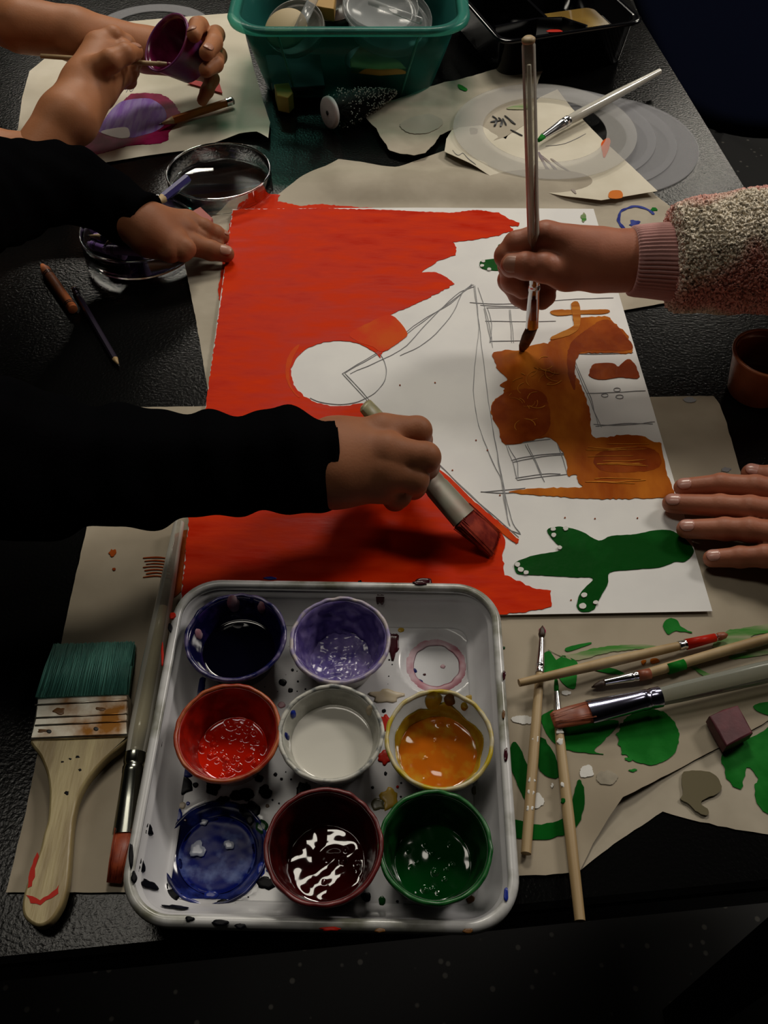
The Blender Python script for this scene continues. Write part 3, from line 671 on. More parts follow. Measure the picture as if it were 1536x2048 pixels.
for ln in ([(1080, 318), (1100, 336), (1125, 362), (1150, 395)], [(1100, 325), (1118, 338), (1140, 352), (1160, 368)], [(1076, 312), (1090, 340), (1115, 372)]): strokes('faint_paint_stroke', [ln], z5, .0035, M['plum_line'], s5)
for ln in ([(905, 310), (915, 322), (925, 318), (935, 330), (950, 345)], [(1090, 300), (1130, 295), (1170, 275)]): strokes('thin_pen_curve', [ln], z5, .0007, M['pencil_line'], s5)
rw = flat_ring(1089, 258, .0845, .057, .0088, .0007, ring_w)
tag(rw, 'milky plastic ring on top of the pile framing the black pen marks', 'ring')

# ------------------------------------------------------------------ the neighbour's picture
def z6(x, y): 
    e = P(520, 285); d = math.hypot(x-e.x, y-e.y)
    return .0018+.0004*nz2(x, y, 10, 15)+.006*math.exp(-(d/.03)**2)
p6 = pxpoly([(463, 29), (350, 38), (248, 47), (95, 117), (60, 146), (45, 200), (38, 255), (20, 330), (60, 350), (197, 331), (290, 315), (379, 303), (440, 288), (480, 278), (515, 278), (538, 290), (541, 252), (525, 200), (505, 130), (485, 47)])
s6 = slab('drawing_paper', densify(p6, .005, .0002, 6, 150), z6, .0003, M['cream'])
tag(s6, 'cream paper sheet with a lilac and magenta painted shape, at the upper left', 'drawing')
film('magenta_paint_ring', [(150, 312), (160, 296), (175, 281), (197, 262), (215, 230), (250, 198), (262, 188), (290, 186), (320, 188), (334, 194), (348, 206), (358, 222), (366, 232), (358, 242), (345, 256), (338, 265), (336, 280), (318, 287), (300, 288), (260, 290), (220, 302), (185, 312)], z6, M['magenta'], s6, .0008, seed=120)
film('lilac_paint_patch', [(197, 262), (205, 246), (222, 222), (245, 203), (290, 197), (312, 203), (328, 216), (333, 232), (328, 250), (310, 263), (280, 272), (258, 276), (215, 270)], z6, M['lilac'], s6, .0004, lift=.0004, seed=121)
film('white_paint_patch', [(202, 264), (230, 257), (255, 256), (259, 274), (240, 277), (218, 272)], z6, M['white_paint'], s6, .0003, lift=.0006, seed=122)
strokes('pencil_scribble', [[(252, 185), (258, 177), (262, 183), (268, 176)]], z6, .0007, M['pencil_line'], s6)
z7 = lambda x, y: .0035+.0004*nz2(x, y, 30, 2)
rc = slab('red_card', densify(pxpoly([(375, 172), (405, 160), (432, 148), (446, 193), (410, 182)]), .004), z7, .0006, mat('red_card', (.42, .008, .006), .45, spec=.15))
tag(rc, 'small bright red card lying under the hand that holds the purple cup', 'card')


# ================================================================== PAINT TRAY
TF = .0094      # tray floor height
TR = .0300      # tray rim height
cor = [P(345-2, 1158, TR), P(1000+2, 1170, TR), P(1034, 1862, TR), P(252, 1848, TR)]
ctr = sum((Vector(q) for q in cor), Vector())/4
tx = ((cor[1]-cor[0]).normalized()+(cor[2]-cor[3]).normalized()).normalized(); ty = Vector((-tx.y, tx.x, 0))
hw = ((cor[1]-cor[0]).length+(cor[2]-cor[3]).length)/4; hd = ((cor[0]-cor[3]).length+(cor[1]-cor[2]).length)/4
def TL(x, y, z): v = ctr+tx*x+ty*y; return Vector((v.x, v.y, TT+z))
def tloc(p): d = Vector(p)-ctr; return d.dot(tx), d.dot(ty)
tray = thing('paint_tray', (ctr.x, ctr.y, TT+.0025), 'white plastic paint tray with round wells, spattered with paint, holding the little cups', 'tray')
BZ = .0025
RC = .024
def rr(off, z, n=14): return [TL(x, y, z) for x, y in srect(0, 0, hw+off, hd+off, max(.004, RC+off), n)]
def loops(ls, close=False):
    n = len(ls[0]); vs = [p for l in ls for p in l]; fs = []
    m = len(ls)
    for k in range(m if close else m-1):
        for i in range(n): j = (i+1) % n; a = k; b2 = (k+1) % m; fs.append((a*n+i, b2*n+i, b2*n+j, a*n+j))
    return vs, fs
FI = -.0165      # floor edge offset from the rim
wells = [(873, 1322, .0190, .0060), (432, 1704, .0232, .0060)]
cupdef = [  # centre x, y, rim radius px, rim height, liquid level, name key
 (471, 1272, 99, .034), (680, 1278, 98, .034), (455, 1463, 104, .035), (662, 1464, 103, .035), (879, 1477, 106, .035), (647, 1690, 116, .041), (870, 1691, 112, .040)]
wl = []
for (x, y, r, dep) in wells:
    c = P(x, y, TF); wl.append((c, r, dep))
def wellz(p):
    z = TF
    for c, r, dep in wl:
        d = math.hypot(p.x-c.x, p.y-c.y)
        if d < r+.003:
            t = max(0, min(1, (r+.0015-d)/.0045)); t = t*t*(3-2*t); z = TF-dep*.9*t
            if d < r+.003 and d > r: z += .0003
    return z
flp = [(p.x, p.y) for p in rr(FI, TF, 10)]
pv, pf_ = tri_sheet(densify(flp, .003), .0021)
n = len(pv)
vs = [(x, y, TT+wellz(Vector((x, y, 0)))) for x, y in pv]+[(x, y, TT+min(TF, wellz(Vector((x, y, 0))))-.0011) for x, y in pv]
fs = []; ec = {}
for f in pf_:
    a, b, c = pv[f[0]], pv[f[1]], pv[f[2]]
    if (b[0]-a[0])*(c[1]-a[1])-(b[1]-a[1])*(c[0]-a[0]) < 0: f = tuple(reversed(f))
    fs += [f, tuple(i+n for i in reversed(f))]
obj('tray_floor', vs, fs, M['tray'], tray)
vs, fs = loops([rr(FI, TF-.0011), rr(FI-.0003, TF-.0001), rr(FI+.001, TF+.0002), rr(FI+.0035, TF+.0020), rr(-.0062, TR-.0072), rr(-.0060, TR-.0045), rr(-.0040, TR-.0035), rr(-.0038, TR-.0008), rr(-.0050+.002, TR-.0018), rr(-.0055+.001, TR-.006), rr(FI+.0015, BZ+.002), rr(FI+.0012, BZ)])
fixn(obj('tray_wall', vs, fs, M['tray'], tray))
sec = [(-.0042, -.0018), (-.0042, -.0002), (-.0032, .0008), (-.0015, .0010), (0, .0002), (.0008, -.0015), (.0008, -.0042), (.0002, -.0046), (-.0002, -.0042), (-.0003, -.0018), (-.0012, -.0008), (-.0030, -.0012)]
vs, fs = loops([rr(o, TR+z) for o, z in sec], True)
fixn(obj('tray_rim', vs, fs, M['tray_rim'], tray))

SPL = {'k': mat('black_spatter', (.003, .003, .005), .35, spec=.08), 'n': mat('navy_spatter', (.006, .010, .09), .3, spec=.12), 'b': mat('blue_spatter', (.01, .025, .25), .25, spec=.3), 'm': mat('maroon_spatter', (.035, .004, .008), .15, spec=.4),
       'r': mat('red_spatter', (.42, .015, .006), .35, spec=.1), 'y': mat('yellow_spatter', (.42, .26, .02), .3, spec=.3), 'o': mat('orange_spatter', (.55, .12, .01), .25, spec=.3), 'w': mat('brown_spatter', (.12, .05, .012), .3, spec=.3),
       'g': mat('green_spatter', (.003, .045, .008), .2, spec=.3), 't': mat('faded_tan_stain', (.42, .34, .22), .4, col2=(.5, .42, .32), vscale=60), 'v': mat('olive_spatter', (.12, .11, .05), .3), 'p': mat('pink_stain', (.34, .11, .15), .4, col2=(.44, .30, .34), vscale=90)}
spots = [(397, 1372, 20, 18, 'n'), (565, 1365, 8, 7, 'k'), (581, 1381, 5, 5, 'k'), (363, 1544, 19, 17, 'n'), (364, 1571, 20, 15, 'k'), (391, 1570, 6, 5, 'k'), (423, 1574, 16, 14, 'k'), (447, 1600, 13, 9, 'k'), (485, 1591, 22, 16, 'k'), (500, 1618, 20, 16, 'k'), (518, 1557, 9, 8, 'k'),
         (530, 1582, 13, 13, 'k'), (551, 1549, 4, 4, 'k'), (563, 1558, 3, 3, 'k'), (524, 1653, 12, 14, 'g'), (535, 1612, 4, 4, 'w'), (364, 1611, 8, 7, 't'), (376, 1607, 4, 4, 'b'), (325, 1640, 17, 13, 'w'), (357, 1630, 8, 13, 'b'), (535, 1766, 18, 15, 'k'), (471, 1813, 9, 8, 'k'),
         (316, 1750, 11, 16, 'k'), (326, 1774, 14, 13, 'k'), (342, 1792, 19, 14, 'k'), (322, 1695, 8, 20, 'k'), (608, 1580, 15, 13, 'k'), (768, 1516, 13, 13, 'r'), (771, 1547, 3, 4, 'k'), (795, 1574, 3, 3, 'r'), (779, 1598, 17, 20, 'y'), (757, 1609, 13, 14, 'v'), (952, 1581, 9, 9, 'v'),
         (980, 1600, 9, 18, 'w'), (984, 1659, 6, 17, 'o'), (732, 1794, 10, 10, 'k'), (764, 1802, 7, 10, 'g'), (764, 1828, 16, 9, 'k'), (771, 1446, 13, 16, 'r'), (785, 1290, 13, 28, 'm'), (802, 1260, 6, 5, 'y'), (768, 1422, 4, 4, 'k'), (764, 1396, 3, 3, 'k'), (770, 1392, 32, 13, 't'),
         (374, 1350, 4, 3, 'k'), (371, 1392, 3, 3, 'k'), (378, 1395, 3, 3, 'k'), (596, 1363, 2, 2, 'k'), (585, 1340, 3, 3, 'k'), (344, 1591, 3, 3, 'k'), (338, 1565, 2, 2, 'k'), (370, 1640, 4, 3, 'm'), (436, 1560, 4, 4, 'k'), (969, 1375, 4, 4, 'k'), (983, 1400, 2, 5, 'k'), (987, 1440, 2, 5, 'k'), (563, 1410, 8, 6, 'p'),
         (596, 1600, 5, 4, 'k'), (700, 1826, 12, 4, 'k'), (660, 1829, 20, 4, 'k'), (745, 1575, 3, 3, 'k'), (545, 1600, 2, 2, 'k'), (558, 1607, 2, 2, 'k'), (940, 1798, 9, 8, 'w'), (795, 1803, 3, 3, 'k'), (970, 1800, 5, 5, 'k'), (940, 1395, 9, 5, 'y'), (500, 1640, 8, 10, 'k'), (420, 1790, 14, 8, 'b'), (446, 1806, 12, 8, 'k'), (522, 1740, 8, 14, 'b'), (536, 1741, 4, 4, 'b')]
def lens_blob(name, px, py, rx, ry, z, m, parent, seed, h=.0006, wall=None, wob=.13):
    pts = blob(px, py, rx, ry, 22, wob, seed); c = P(px, py, z)
    ring = [P(x, y, z) for x, y in pts]
    if wall: ring = [wall(p) for p in ring]; c = wall(c)
    nup = Vector((0, 0, 1)); vs = []; n_ = len(ring)
    for k, hh in ((1, -.0002), (1, .45), (.82, .95), (.45, 1)):
        for p in ring:
            q = c.lerp(p, k); q = Vector(wall(q)) if wall else Vector(q); q.z += (h*hh if k < 1 or hh > 0 else -.0003); vs.append(q)
    cc = Vector(c); cc.z += h; vs.append(cc)
    fs = [(k*n_+i, k*n_+(i+1) % n_, (k+1)*n_+(i+1) % n_, (k+1)*n_+i) for k in range(3) for i in range(n_)]
    fs += [(3*n_+i, 3*n_+(i+1) % n_, 4*n_) for i in range(n_)] + [tuple(range(n_-1, -1, -1))]
    return obj(name, vs, fs, m, parent)
for i, (x, y, rx, ry, c) in enumerate(spots):
    lens_blob('paint_spatter', x, y, rx, ry, TF, SPL[c], tray, i, h=.00025+.00003*min(rx, 12), wob=.30 if rx > 12 else .12)
rnd = random.Random(11); mb = MB()
for i in range(240):
    a = rnd.uniform(-hw*.8, hw*.8); b2 = rnd.uniform(-hd*.82, hd*.82); p = TL(a, b2, TF)
    if wellz(p) < TF: continue
    if a > 0 and rnd.random() < .5: continue
    r = rnd.choice((.0002, .0003, .0004, .0006)); v = [(p.x+r*math.cos(t), p.y+r*math.sin(t), p.z+.0001) for t in [k*math.pi/3 for k in range(6)]]+[(p.x, p.y, p.z+.0003)]
    mb.add(v, [(k, (k+1) % 6, 6) for k in range(6)]+[(5, 4, 3, 2, 1, 0)])
tag(mb.build('fine_paint_spray', SPL['k'], tray), kind='stuff')
def onwall(p):   # drop a point onto the sloping inner wall
    x, y = tloc(p)
    qx = abs(x)-(hw-RC); qy = abs(y)-(hd-RC)
    d = math.hypot(max(qx, 0), max(qy, 0))+min(max(qx, qy), 0)-RC      # signed distance from the rim line, negative inside
    t = (d-(FI+.0035))/((-.0062)-(FI+.0035)); t = max(-.15, min(1.1, t))
    z = TF+.0020+t*(TR-.0072-TF-.0020)+.0014
    return Vector((p.x, p.y, TT+z))
for i, (x, y, rx, ry, c) in enumerate([(319, 1438, 6, 9, 'k'), (325, 1494, 7, 15, 'k'), (338, 1421, 3, 4, 'k'), (304, 1520, 3, 7, 'k'), (306, 1575, 4, 7, 'n'), (298, 1670, 12, 12, 'k'), (286, 1740, 9, 14, 'k'), (300, 1772, 12, 10, 'k'), (352, 1812, 22, 7, 'k'),
                                      (721, 1183, 5, 8, 'k'), (760, 1206, 9, 10, 'm'), (859, 1192, 6, 18, 'm'), (846, 1176, 16, 5, 'm'), (500, 1180, 3, 3, 'm'), (1005, 1310, 3, 3, 'g')]):
    lens_blob('paint_drip', x, y, rx, ry, .018, SPL[c], tray, 50+i, h=.0006, wall=onwall, wob=.25)
for i, (x, y, rx, ry, c) in enumerate([(1012, 1790, 7, 12, 'b'), (1012, 1510, 5, 14, 'm'), (1007, 1430, 4, 10, 'w'), (1008, 1350, 4, 9, 'm'), (262, 1712, 6, 22, 'k'), (268, 1755, 7, 12, 'k'), (440, 1846, 22, 6, 'k'), (480, 1852, 12, 6, 'k'), (380, 1838, 12, 5, 'k'), (660, 1858, 24, 4, 'r'), (760, 1861, 13, 5, 'w'), (935, 1862, 14, 5, 'w'),
                                      (345, 1232, 8, 7, 'r'), (340, 1255, 5, 9, 'k'), (325, 1310, 3, 24, 'r'), (540, 1157, 16, 3, 'n'), (840, 1166, 18, 4, 'm')]):
    lens_blob('rim_stain', x, y, rx*.8, ry, TR+.0013, SPL[c], tray, 90+i, h=.0005, wob=.2)
# the empty well's ring of dried pink paint, and the blue paint in the other
def annulus(name, c, r0, r1, z, m, parent, seed, n=72, h=.0003):
    vs = []
    for k, (q, zz) in enumerate(((r1, 0), (r1-.0008, h), (r0+.0008, h), (r0, 0))):
        for i in range(n):
            t = 2*math.pi*i/n; w = 1+(.05 if k > 1 else .01)*noise.noise(Vector((math.cos(t)*2.5, math.sin(t)*2.5, seed)))*1.5
            vs.append((c.x+q*w*math.cos(t), c.y+q*w*math.sin(t), TT+z+zz))
    fs = [(k*n+i, k*n+(i+1) % n, ((k+1) % 4)*n+(i+1) % n, ((k+1) % 4)*n+i) for k in range(4) for i in range(n)]
    return fixn(obj(name, vs, fs, m, parent))
c0, r0, dep0 = wl[0]; annulus('dried_paint_ring', c0, r0*.66, r0*.94, TF-dep0*.9+.0002, SPL['p'], tray, 3)
for i, (x, y, rx, c) in enumerate([(849, 1349, 3, 'm'), (886, 1333, 5, 'p'), (822, 1322, 5, 'n'), (828, 1342, 6, 'n'), (838, 1365, 8, 'n')]): lens_blob('paint_spatter', x, y, rx, rx*.8, TF-dep0*.9, SPL[c], tray, 130+i, h=.0003)
def liquid(name, c, r, z, m, parent, amp=.0003, sc=90, seed=0, bub=0, bowl=0, nr=34, na=110, menis=.0006):
    vs = [(c.x, c.y, z-bowl+amp*noise.noise(Vector((c.x*sc, c.y*sc, seed))))]; rnd = random.Random(seed+3)
    bs = [(c.x+r*.92*math.sqrt(rnd.random())*math.cos(t), c.y+r*.92*math.sqrt(rnd.random())*math.sin(t), rnd.choice((.0005, .0007, .0009, .0014))) for t in [rnd.uniform(0, 6.28) for _ in range(bub)]]
    for k in range(1, nr+1):
        q = r*k/nr
        for i in range(na):
            t = 2*math.pi*i/na; x = c.x+q*math.cos(t); y = c.y+q*math.sin(t)
            zz = z-bowl*(1-(q/r)**2)+amp*(noise.noise(Vector((x*sc, y*sc, seed)))+.4*noise.noise(Vector((x*sc*2.6, y*sc*2.6, seed+4))))
            zz += menis*math.exp((q-r)/.0009)
            for bx, by, br in bs:
                d = math.hypot(x-bx, y-by)
                if d < br*1.2: zz += br*.7*math.sqrt(max(0, 1-(d/(br*1.2))**2))
            vs.append((x, y, zz))
    n0 = len(vs)
    vs += [(c.x+r*.98*math.cos(2*math.pi*i/na), c.y+r*.98*math.sin(2*math.pi*i/na), z-.0012-min(bowl, .0)) for i in range(na)]
    fs = [(0, 1+i, 1+(i+1) % na) for i in range(na)]
    for k in range(nr): fs += [(1+(k)*na+i-na if k else 0, 0, 0) for i in []]
    for k in range(nr-1): fs += [(1+k*na+i, 1+(k+1)*na+i, 1+(k+1)*na+(i+1) % na, 1+k*na+(i+1) % na) for i in range(na)]
    fs += [(n0-na+i, n0+i, n0+(i+1) % na, n0-na+(i+1) % na) for i in range(na)] + [tuple(n0+i for i in reversed(range(na)))]
    return obj(name, vs, fs, m, parent)
def paintm(name, col, col2=None, rough=.08, **k): 
    return mat(name, col, rough, **({'col2': col2, 'vscale': k.pop('vscale', 60)} if col2 else {}), **k)
c1, r1, dep1 = wl[1]
m_blue = paintm('blue_well_paint', (.004, .009, .13), (.10, .14, .34), .22, spec=.06, vscale=110, lo=.48, hi=.66, det=6)
m_blueD = paintm('dark_blue_coat', (.004, .006, .05), (.02, .035, .22), .16, vscale=90, lo=.45, hi=.6)
liquid('wet_blue_paint', c1, r1*.80, TT+TF-dep1*.9+.0012, m_blue, tray, .0003, 90, 5, menis=.0008)
vs, fs = lathe(Vector((c1.x, c1.y, TT+TF)), [(r1*.70, -.0046), (r1*.86, -.0040), (r1*.96, -.0024), (r1*1.05, -.0002), (r1*1.08, .0006), (r1*1.03, .0009), (r1*.97, -.0012), (r1*.86, -.0032)], 90, closed=True)
vs = [Vector(v)+Vector((0, 0, .0006*noise.noise(Vector(v)*170))) + (Vector(v)-c1).normalized()*(.0005*noise.noise(Vector((v[0]*150, v[1]*150, 3)))) for v in vs]
fixn(obj('dark_blue_coat', vs, fs, m_blueD, tray))
strokes_w = [(395, 1700, 13, 18), (457, 1690, 10, 10), (408, 1645, 8, 6)]
for i, (x, y, rx, ry) in enumerate(strokes_w): lens_blob('bare_patch', x, y, rx, ry, TF-dep1*.9+.0022, mat('bluish_white_patch', (.34, .37, .46), .2), tray, 150+i, h=.0005, wob=.3)

# ------------------------------------------------------------------ the seven cups of paint
rimw = mat('paint_caked_rim', (.5, .5, .46), .4)
def cup(px, py, rpx, zr, name, label, paint, coat, rimc, lev, amp=.0003, sc=90, bub=0, bowl=0, taper=.70, body=None, seed=1, dirty=None, grp=None, coat_amp=.0004, coat_top=1.0):
    c = P(px, py, zr); R = rpx/S(c); zb = TF+.0004; Hh = zr-zb; rb = R*taper; base = Vector((c.x, c.y, TT+zb))
    t = thing(name, base, label, 'paint cup', grp)
    w = .0009
    prof = [(0, 0), (rb*.9, 0), (rb, .0008), (R-.0010, Hh-.0016), (R+.0002, Hh-.0013), (R+.0005, Hh-.0004), (R-.0002, Hh), (R-.0014, Hh-.0006), (rb-w+.0001, .0020), (rb*.85, w), (0, w)]
    v, f = lathe(base, prof, 80); fixn(obj('cup_body', v, f, body or M['cup'], t))
    # paint coat on the inner wall
    n = 84; rows = 16; vs = []
    def wallr(h): return rb-w+(R-.0014-(rb-w))*((h-.002)/(Hh-.0026))
    for k in range(rows+1):
        for i in range(n):
            a = 2*math.pi*i/n
            top = Hh*(coat_top+ (.0 if coat_top >= 1 else .32*noise.noise(Vector((math.cos(a)*2.2, math.sin(a)*2.2, seed))))); top = min(top, Hh-.0005)
            h = .0018+(top-.0018)*k/rows
            r = wallr(h)-.00025-coat_amp*(.5+noise.noise(Vector((math.cos(a)*5, math.sin(a)*5, h*300+seed))))*(1 if k < rows else .5)
            vs.append((base.x+r*math.cos(a), base.y+r*math.sin(a), base.z+h))
    for k in range(rows, -1, -1):
        for i in range(n):
            a = 2*math.pi*i/n; h = vs[k*n+i][2]-base.z; r = wallr(h)+.0002; vs.append((base.x+r*math.cos(a), base.y+r*math.sin(a), base.z+h))
    m_ = 2*(rows+1)
    fs = [(k*n+i, k*n+(i+1) % n, ((k+1) % m_)*n+(i+1) % n, ((k+1) % m_)*n+i) for k in range(m_) for i in range(n)]
    fixn(obj('paint_coat', vs, fs, coat, t))
    # caked rim
    v, f = lathe(base, [(R-.0013, Hh-.0012), (R-.0012, Hh+.0002), (R-.0002, Hh+.0007), (R+.0007, Hh+.0002), (R+.0009, Hh-.0010), (R+.0003, Hh-.0020), (R-.0004, Hh-.0010)], 110, closed=True)
    v = [Vector(q)+(Vector(q)-base).normalized()*(.0006*noise.noise((Vector(q)-base)*220+Vector((seed, 0, 0)))) for q in v]
    fixn(obj('cup_rim', v, f, rimc, t))
    hl = .002+lev*(Hh-.002); rl = wallr(hl)-.0001
    liquid('paint', Vector((base.x, base.y, 0)), rl, base.z+hl, paint, t, amp, sc, seed, bub, bowl)
    if dirty:
        for (ang, hh, s_, mm) in dirty:
            a = math.radians(ang); r = wallr(hh*Hh)-.0007; q = Vector((base.x+r*math.cos(a), base.y+r*math.sin(a), base.z+hh*Hh)); 
            nn = Vector((-math.cos(a), -math.sin(a), .3)).normalized(); _, s1_, u1_ = basis(nn)
            vv = [q+nn*.0006]+[q+s1_*(s_*k*math.cos(b_)*(1+.4*noise.noise(Vector((math.cos(b_)*2, math.sin(b_)*2, ang)))))+u1_*(s_*1.5*k*math.sin(b_)) + nn*(.0004 if k < 1 else -.0006) for k in (.7, 1) for b_ in [j*math.pi/8 for j in range(16)]]
            ff = [(0, 1+j, 1+(j+1) % 16) for j in range(16)]+[(1+j, 17+j, 17+(j+1) % 16, 1+(j+1) % 16) for j in range(16)]
            fixn(obj('paint_smear', vv, ff, mm, t))
    return t
m_navy = paintm('black_navy_paint', (.0015, .0015, .006), rough=.05)
m_navyc = paintm('navy_coat', (.004, .004, .035), (.03, .015, .10), .14, vscale=120, lo=.5, hi=.7)
m_lav = paintm('lavender_paint', (.10, .075, .26), (.23, .18, .42), .22, vscale=120, lo=.4, hi=.65)
m_lavc = paintm('lavender_coat', (.075, .052, .20), (.20, .155, .36), .25, vscale=110, lo=.42, hi=.68)
m_red = paintm('wet_red_paint', (.55, .012, .002), rough=.06)
m_redc = paintm('red_coat', (.34, .009, .002), (.18, .005, .002), .35, vscale=110)
m_white = paintm('wet_white_paint', (.62, .60, .54), rough=.10)
m_whitec = paintm('greyish_white_coat', (.42, .41, .36), (.30, .30, .26), .25, vscale=90)
m_or = paintm('wet_orange_paint', (.50, .12, .006), (.52, .26, .02), .07, vscale=120, lo=.5, hi=.75)
m_orc = paintm('ochre_yellow_coat', (.30, .17, .008), (.42, .30, .02), .2, vscale=100)
m_mar = paintm('wet_maroon_paint', (.035, .0015, .0015), rough=.05, spec=.9)
m_marc = paintm('maroon_coat', (.022, .001, .001), (.05, .002, .002), .3, vscale=110)
m_gr = paintm('wet_green_paint', (.001, .040, .006), rough=.07)
m_grc = paintm('green_coat', (.001, .016, .003), (.002, .045, .007), .35, vscale=110)
m_rmix = {'n': paintm('navy_rim_paint', (.006, .008, .07), (.10, .08, .18), .2, vscale=160), 'l': paintm('lavender_rim_paint', (.24, .20, .38), (.46, .40, .40), .3, vscale=160), 'r': paintm('red_rim_paint', (.30, .02, .006), (.40, .10, .03), .3, vscale=140),
          'w': paintm('white_rim_paint', (.50, .49, .44), (.16, .17, .17), .3, vscale=190, lo=.48, hi=.62), 'y': paintm('yellow_rim_paint', (.46, .34, .01), (.52, .46, .30), .3, vscale=100), 'm': paintm('maroon_rim_paint', (.085, .005, .006), (.14, .02, .02), .3, vscale=150), 'g': paintm('green_rim_paint', (.003, .075, .012), (.02, .13, .03), .3, vscale=150)}
solid_dark = paintm('maroon_stained_plastic', (.05, .006, .006), rough=.3); solid_green = paintm('green_stained_plastic', (.006, .05, .012), rough=.3); solid_navy = paintm('navy_stained_plastic', (.004, .004, .02), rough=.2)
GRP = 'small cups of paint standing in the tray'
cup(471, 1272, 99, .034, 'paint_cup', 'cup of black-navy paint at the back left of the tray', m_navy, m_navyc, m_rmix['n'], .32, .00012, 60, body=solid_navy, seed=2, grp=GRP, dirty=[(100, .82, .0042, M['cup'] if False else SPL['p']), (60, .84, .003, SPL['p']), (165, .7, .003, SPL['p']), (75, .9, .002, m_navyc)])
cup(680, 1278, 98, .034, 'paint_cup', 'cup caked with thick lavender paint at the back of the tray', m_lav, m_lavc, m_rmix['l'], .03, .0012, 160, seed=4, grp=GRP, coat_amp=.0014, body=paintm('cup_white_plastic', (.5, .48, .44), rough=.25))
cup(455, 1463, 104, .035, 'paint_cup', 'cup of bubbly bright red paint at the middle left of the tray', m_red, m_redc, m_rmix['r'], .12, .00010, 70, bub=70, seed=6, grp=GRP, body=paintm('clearish_stained_plastic', (.20, .10, .08), rough=.2))
cup(662, 1464, 103, .035, 'paint_cup', 'cup of smooth white paint in the middle of the tray', m_white, m_whitec, m_rmix['w'], .50, .00012, 50, seed=8, grp=GRP, taper=.72, body=paintm('grey_stained_plastic', (.30, .30, .27), (.16, .16, .14), .25), dirty=[(180, .8, .0022, SPL['n']), (35, .88, .0025, SPL['t']), (150, .86, .002, SPL['b'])])
cup(879, 1477, 106, .035, 'paint_cup', 'cup of glossy orange-yellow paint at the middle right of the tray', m_or, m_orc, m_rmix['y'], .30, .0006, 75, bub=8, seed=10, grp=GRP, coat_top=.66, taper=.72, dirty=[(75, .86, .003, SPL['w']), (95, .8, .0045, m_orc), (55, .85, .002, m_orc)])
cup(647, 1690, 116, .041, 'paint_cup', 'cup of shiny dark maroon paint at the front of the tray', m_mar, m_marc, m_rmix['m'], .14, .0012, 58, bub=6, seed=12, grp=GRP, taper=.70, body=solid_dark)
cup(870, 1691, 112, .040, 'paint_cup', 'cup of dark green paint at the front right of the tray', m_gr, m_grc, m_rmix['g'], .20, .0004, 70, bub=16, seed=14, grp=GRP, body=solid_green)

# ================================================================== BRUSHES
def bundle(name, cen, ax, side, wd, th, L, n, m, parent, spread=.1, ragged=.06, seed=0, tipw=1.0, r=.00028, layers=3):
    """many separate bristles standing side by side, joined"""
    rnd = random.Random(seed); mb = MB(); ax = Vector(ax).normalized(); side = Vector(side).normalized(); up = side.cross(ax).normalized()
    for k in range(n):
        u = rnd.uniform(-1, 1); v = rnd.uniform(-1, 1)
        p0 = Vector(cen)+side*(u*wd)+up*(v*th)-ax*.002
        LL = L*(1-ragged*rnd.random())
        p1 = Vector(cen)+side*(u*wd*tipw+rnd.uniform(-1, 1)*spread*wd*.12)+up*(v*th*.45)+ax*LL
        md = p0.lerp(p1, .55)+up*rnd.uniform(-.0002, .0004)+side*rnd.uniform(-.0004, .0004)
        vs = []
        for p, rr_ in ((p0, r), (md, r*.95), (p1, r*.35)):
            for a in (0, 2.09, 4.19): vs.append(p+side*(rr_*math.cos(a))+up*(rr_*math.sin(a)))
        mb.add(vs, [(i, (i+1) % 3, 3+(i+1) % 3, 3+i) for i in range(3)]+[(3+i, 3+(i+1) % 3, 6+(i+1) % 3, 6+i) for i in range(3)]+[(2, 1, 0), (6, 7, 8)])
    return tag(mb.build(name, m, parent), kind='stuff')

# wide teal brush on the left
bz = .0100
wb = thing('wide_brush', P(160, 1560, .002), 'wide flat paintbrush with teal bristles and varnished wooden handle, left of the tray', 'paintbrush')
def plate(pts, z0, z1, m, name, parent, bev=.0008, smooth=True):
    pts = csmooth(pts, 4) if smooth else pts
    q = [P(x, y, z1) for x, y in pts]; c = sum((Vector(v) for v in q), Vector())/len(q)
    ar = sum(q[i-1].x*q[i].y-q[i].x*q[i-1].y for i in range(len(q)))
    if ar < 0: q.reverse()
    def off(v, i, d):
        t = (q[(i+1) % len(q)]-q[i-1]); nn = Vector((t.y, -t.x, 0)); nn = nn.normalized() if nn.length else nn
        return v-nn*d
    n = len(q); vs = []
    for z, d in ((z0, bev), (z0+bev, 0), (z1-bev, 0), (z1-bev*.3, bev*.35), (z1, bev)):
        for i, v in enumerate(q): w = off(v, i, d); vs.append((w.x, w.y, TT+z))
    fs = [(k*n+i, k*n+(i+1) % n, (k+1)*n+(i+1) % n, (k+1)*n+i) for k in range(4) for i in range(n)]
    pv, pf = tri_sheet([(v[0], v[1]) for v in vs[4*n:]], 0)
    b0 = len(vs)
    top = []
    if len(pv) == n:
        for f in pf:
            a, b2, c2 = pv[f[0]], pv[f[1]], pv[f[2]]
            if (b2[0]-a[0])*(c2[1]-a[1])-(b2[1]-a[1])*(c2[0]-a[0]) < 0: f = tuple(reversed(f))
            top.append(tuple(4*n+i for i in f)); top.append(tuple(i for i in reversed(f)))
    else: top = [tuple(4*n+i for i in range(n)), tuple(reversed(range(n)))]
    o = obj(name, vs, fs+top, m, parent)
    for pl in o.data.polygons[len(fs):]: pl.use_smooth = False
    sharp(o, 50); wn = o.modifiers.new('wn', 'WEIGHTED_NORMAL'); wn.keep_sharp = True; return o
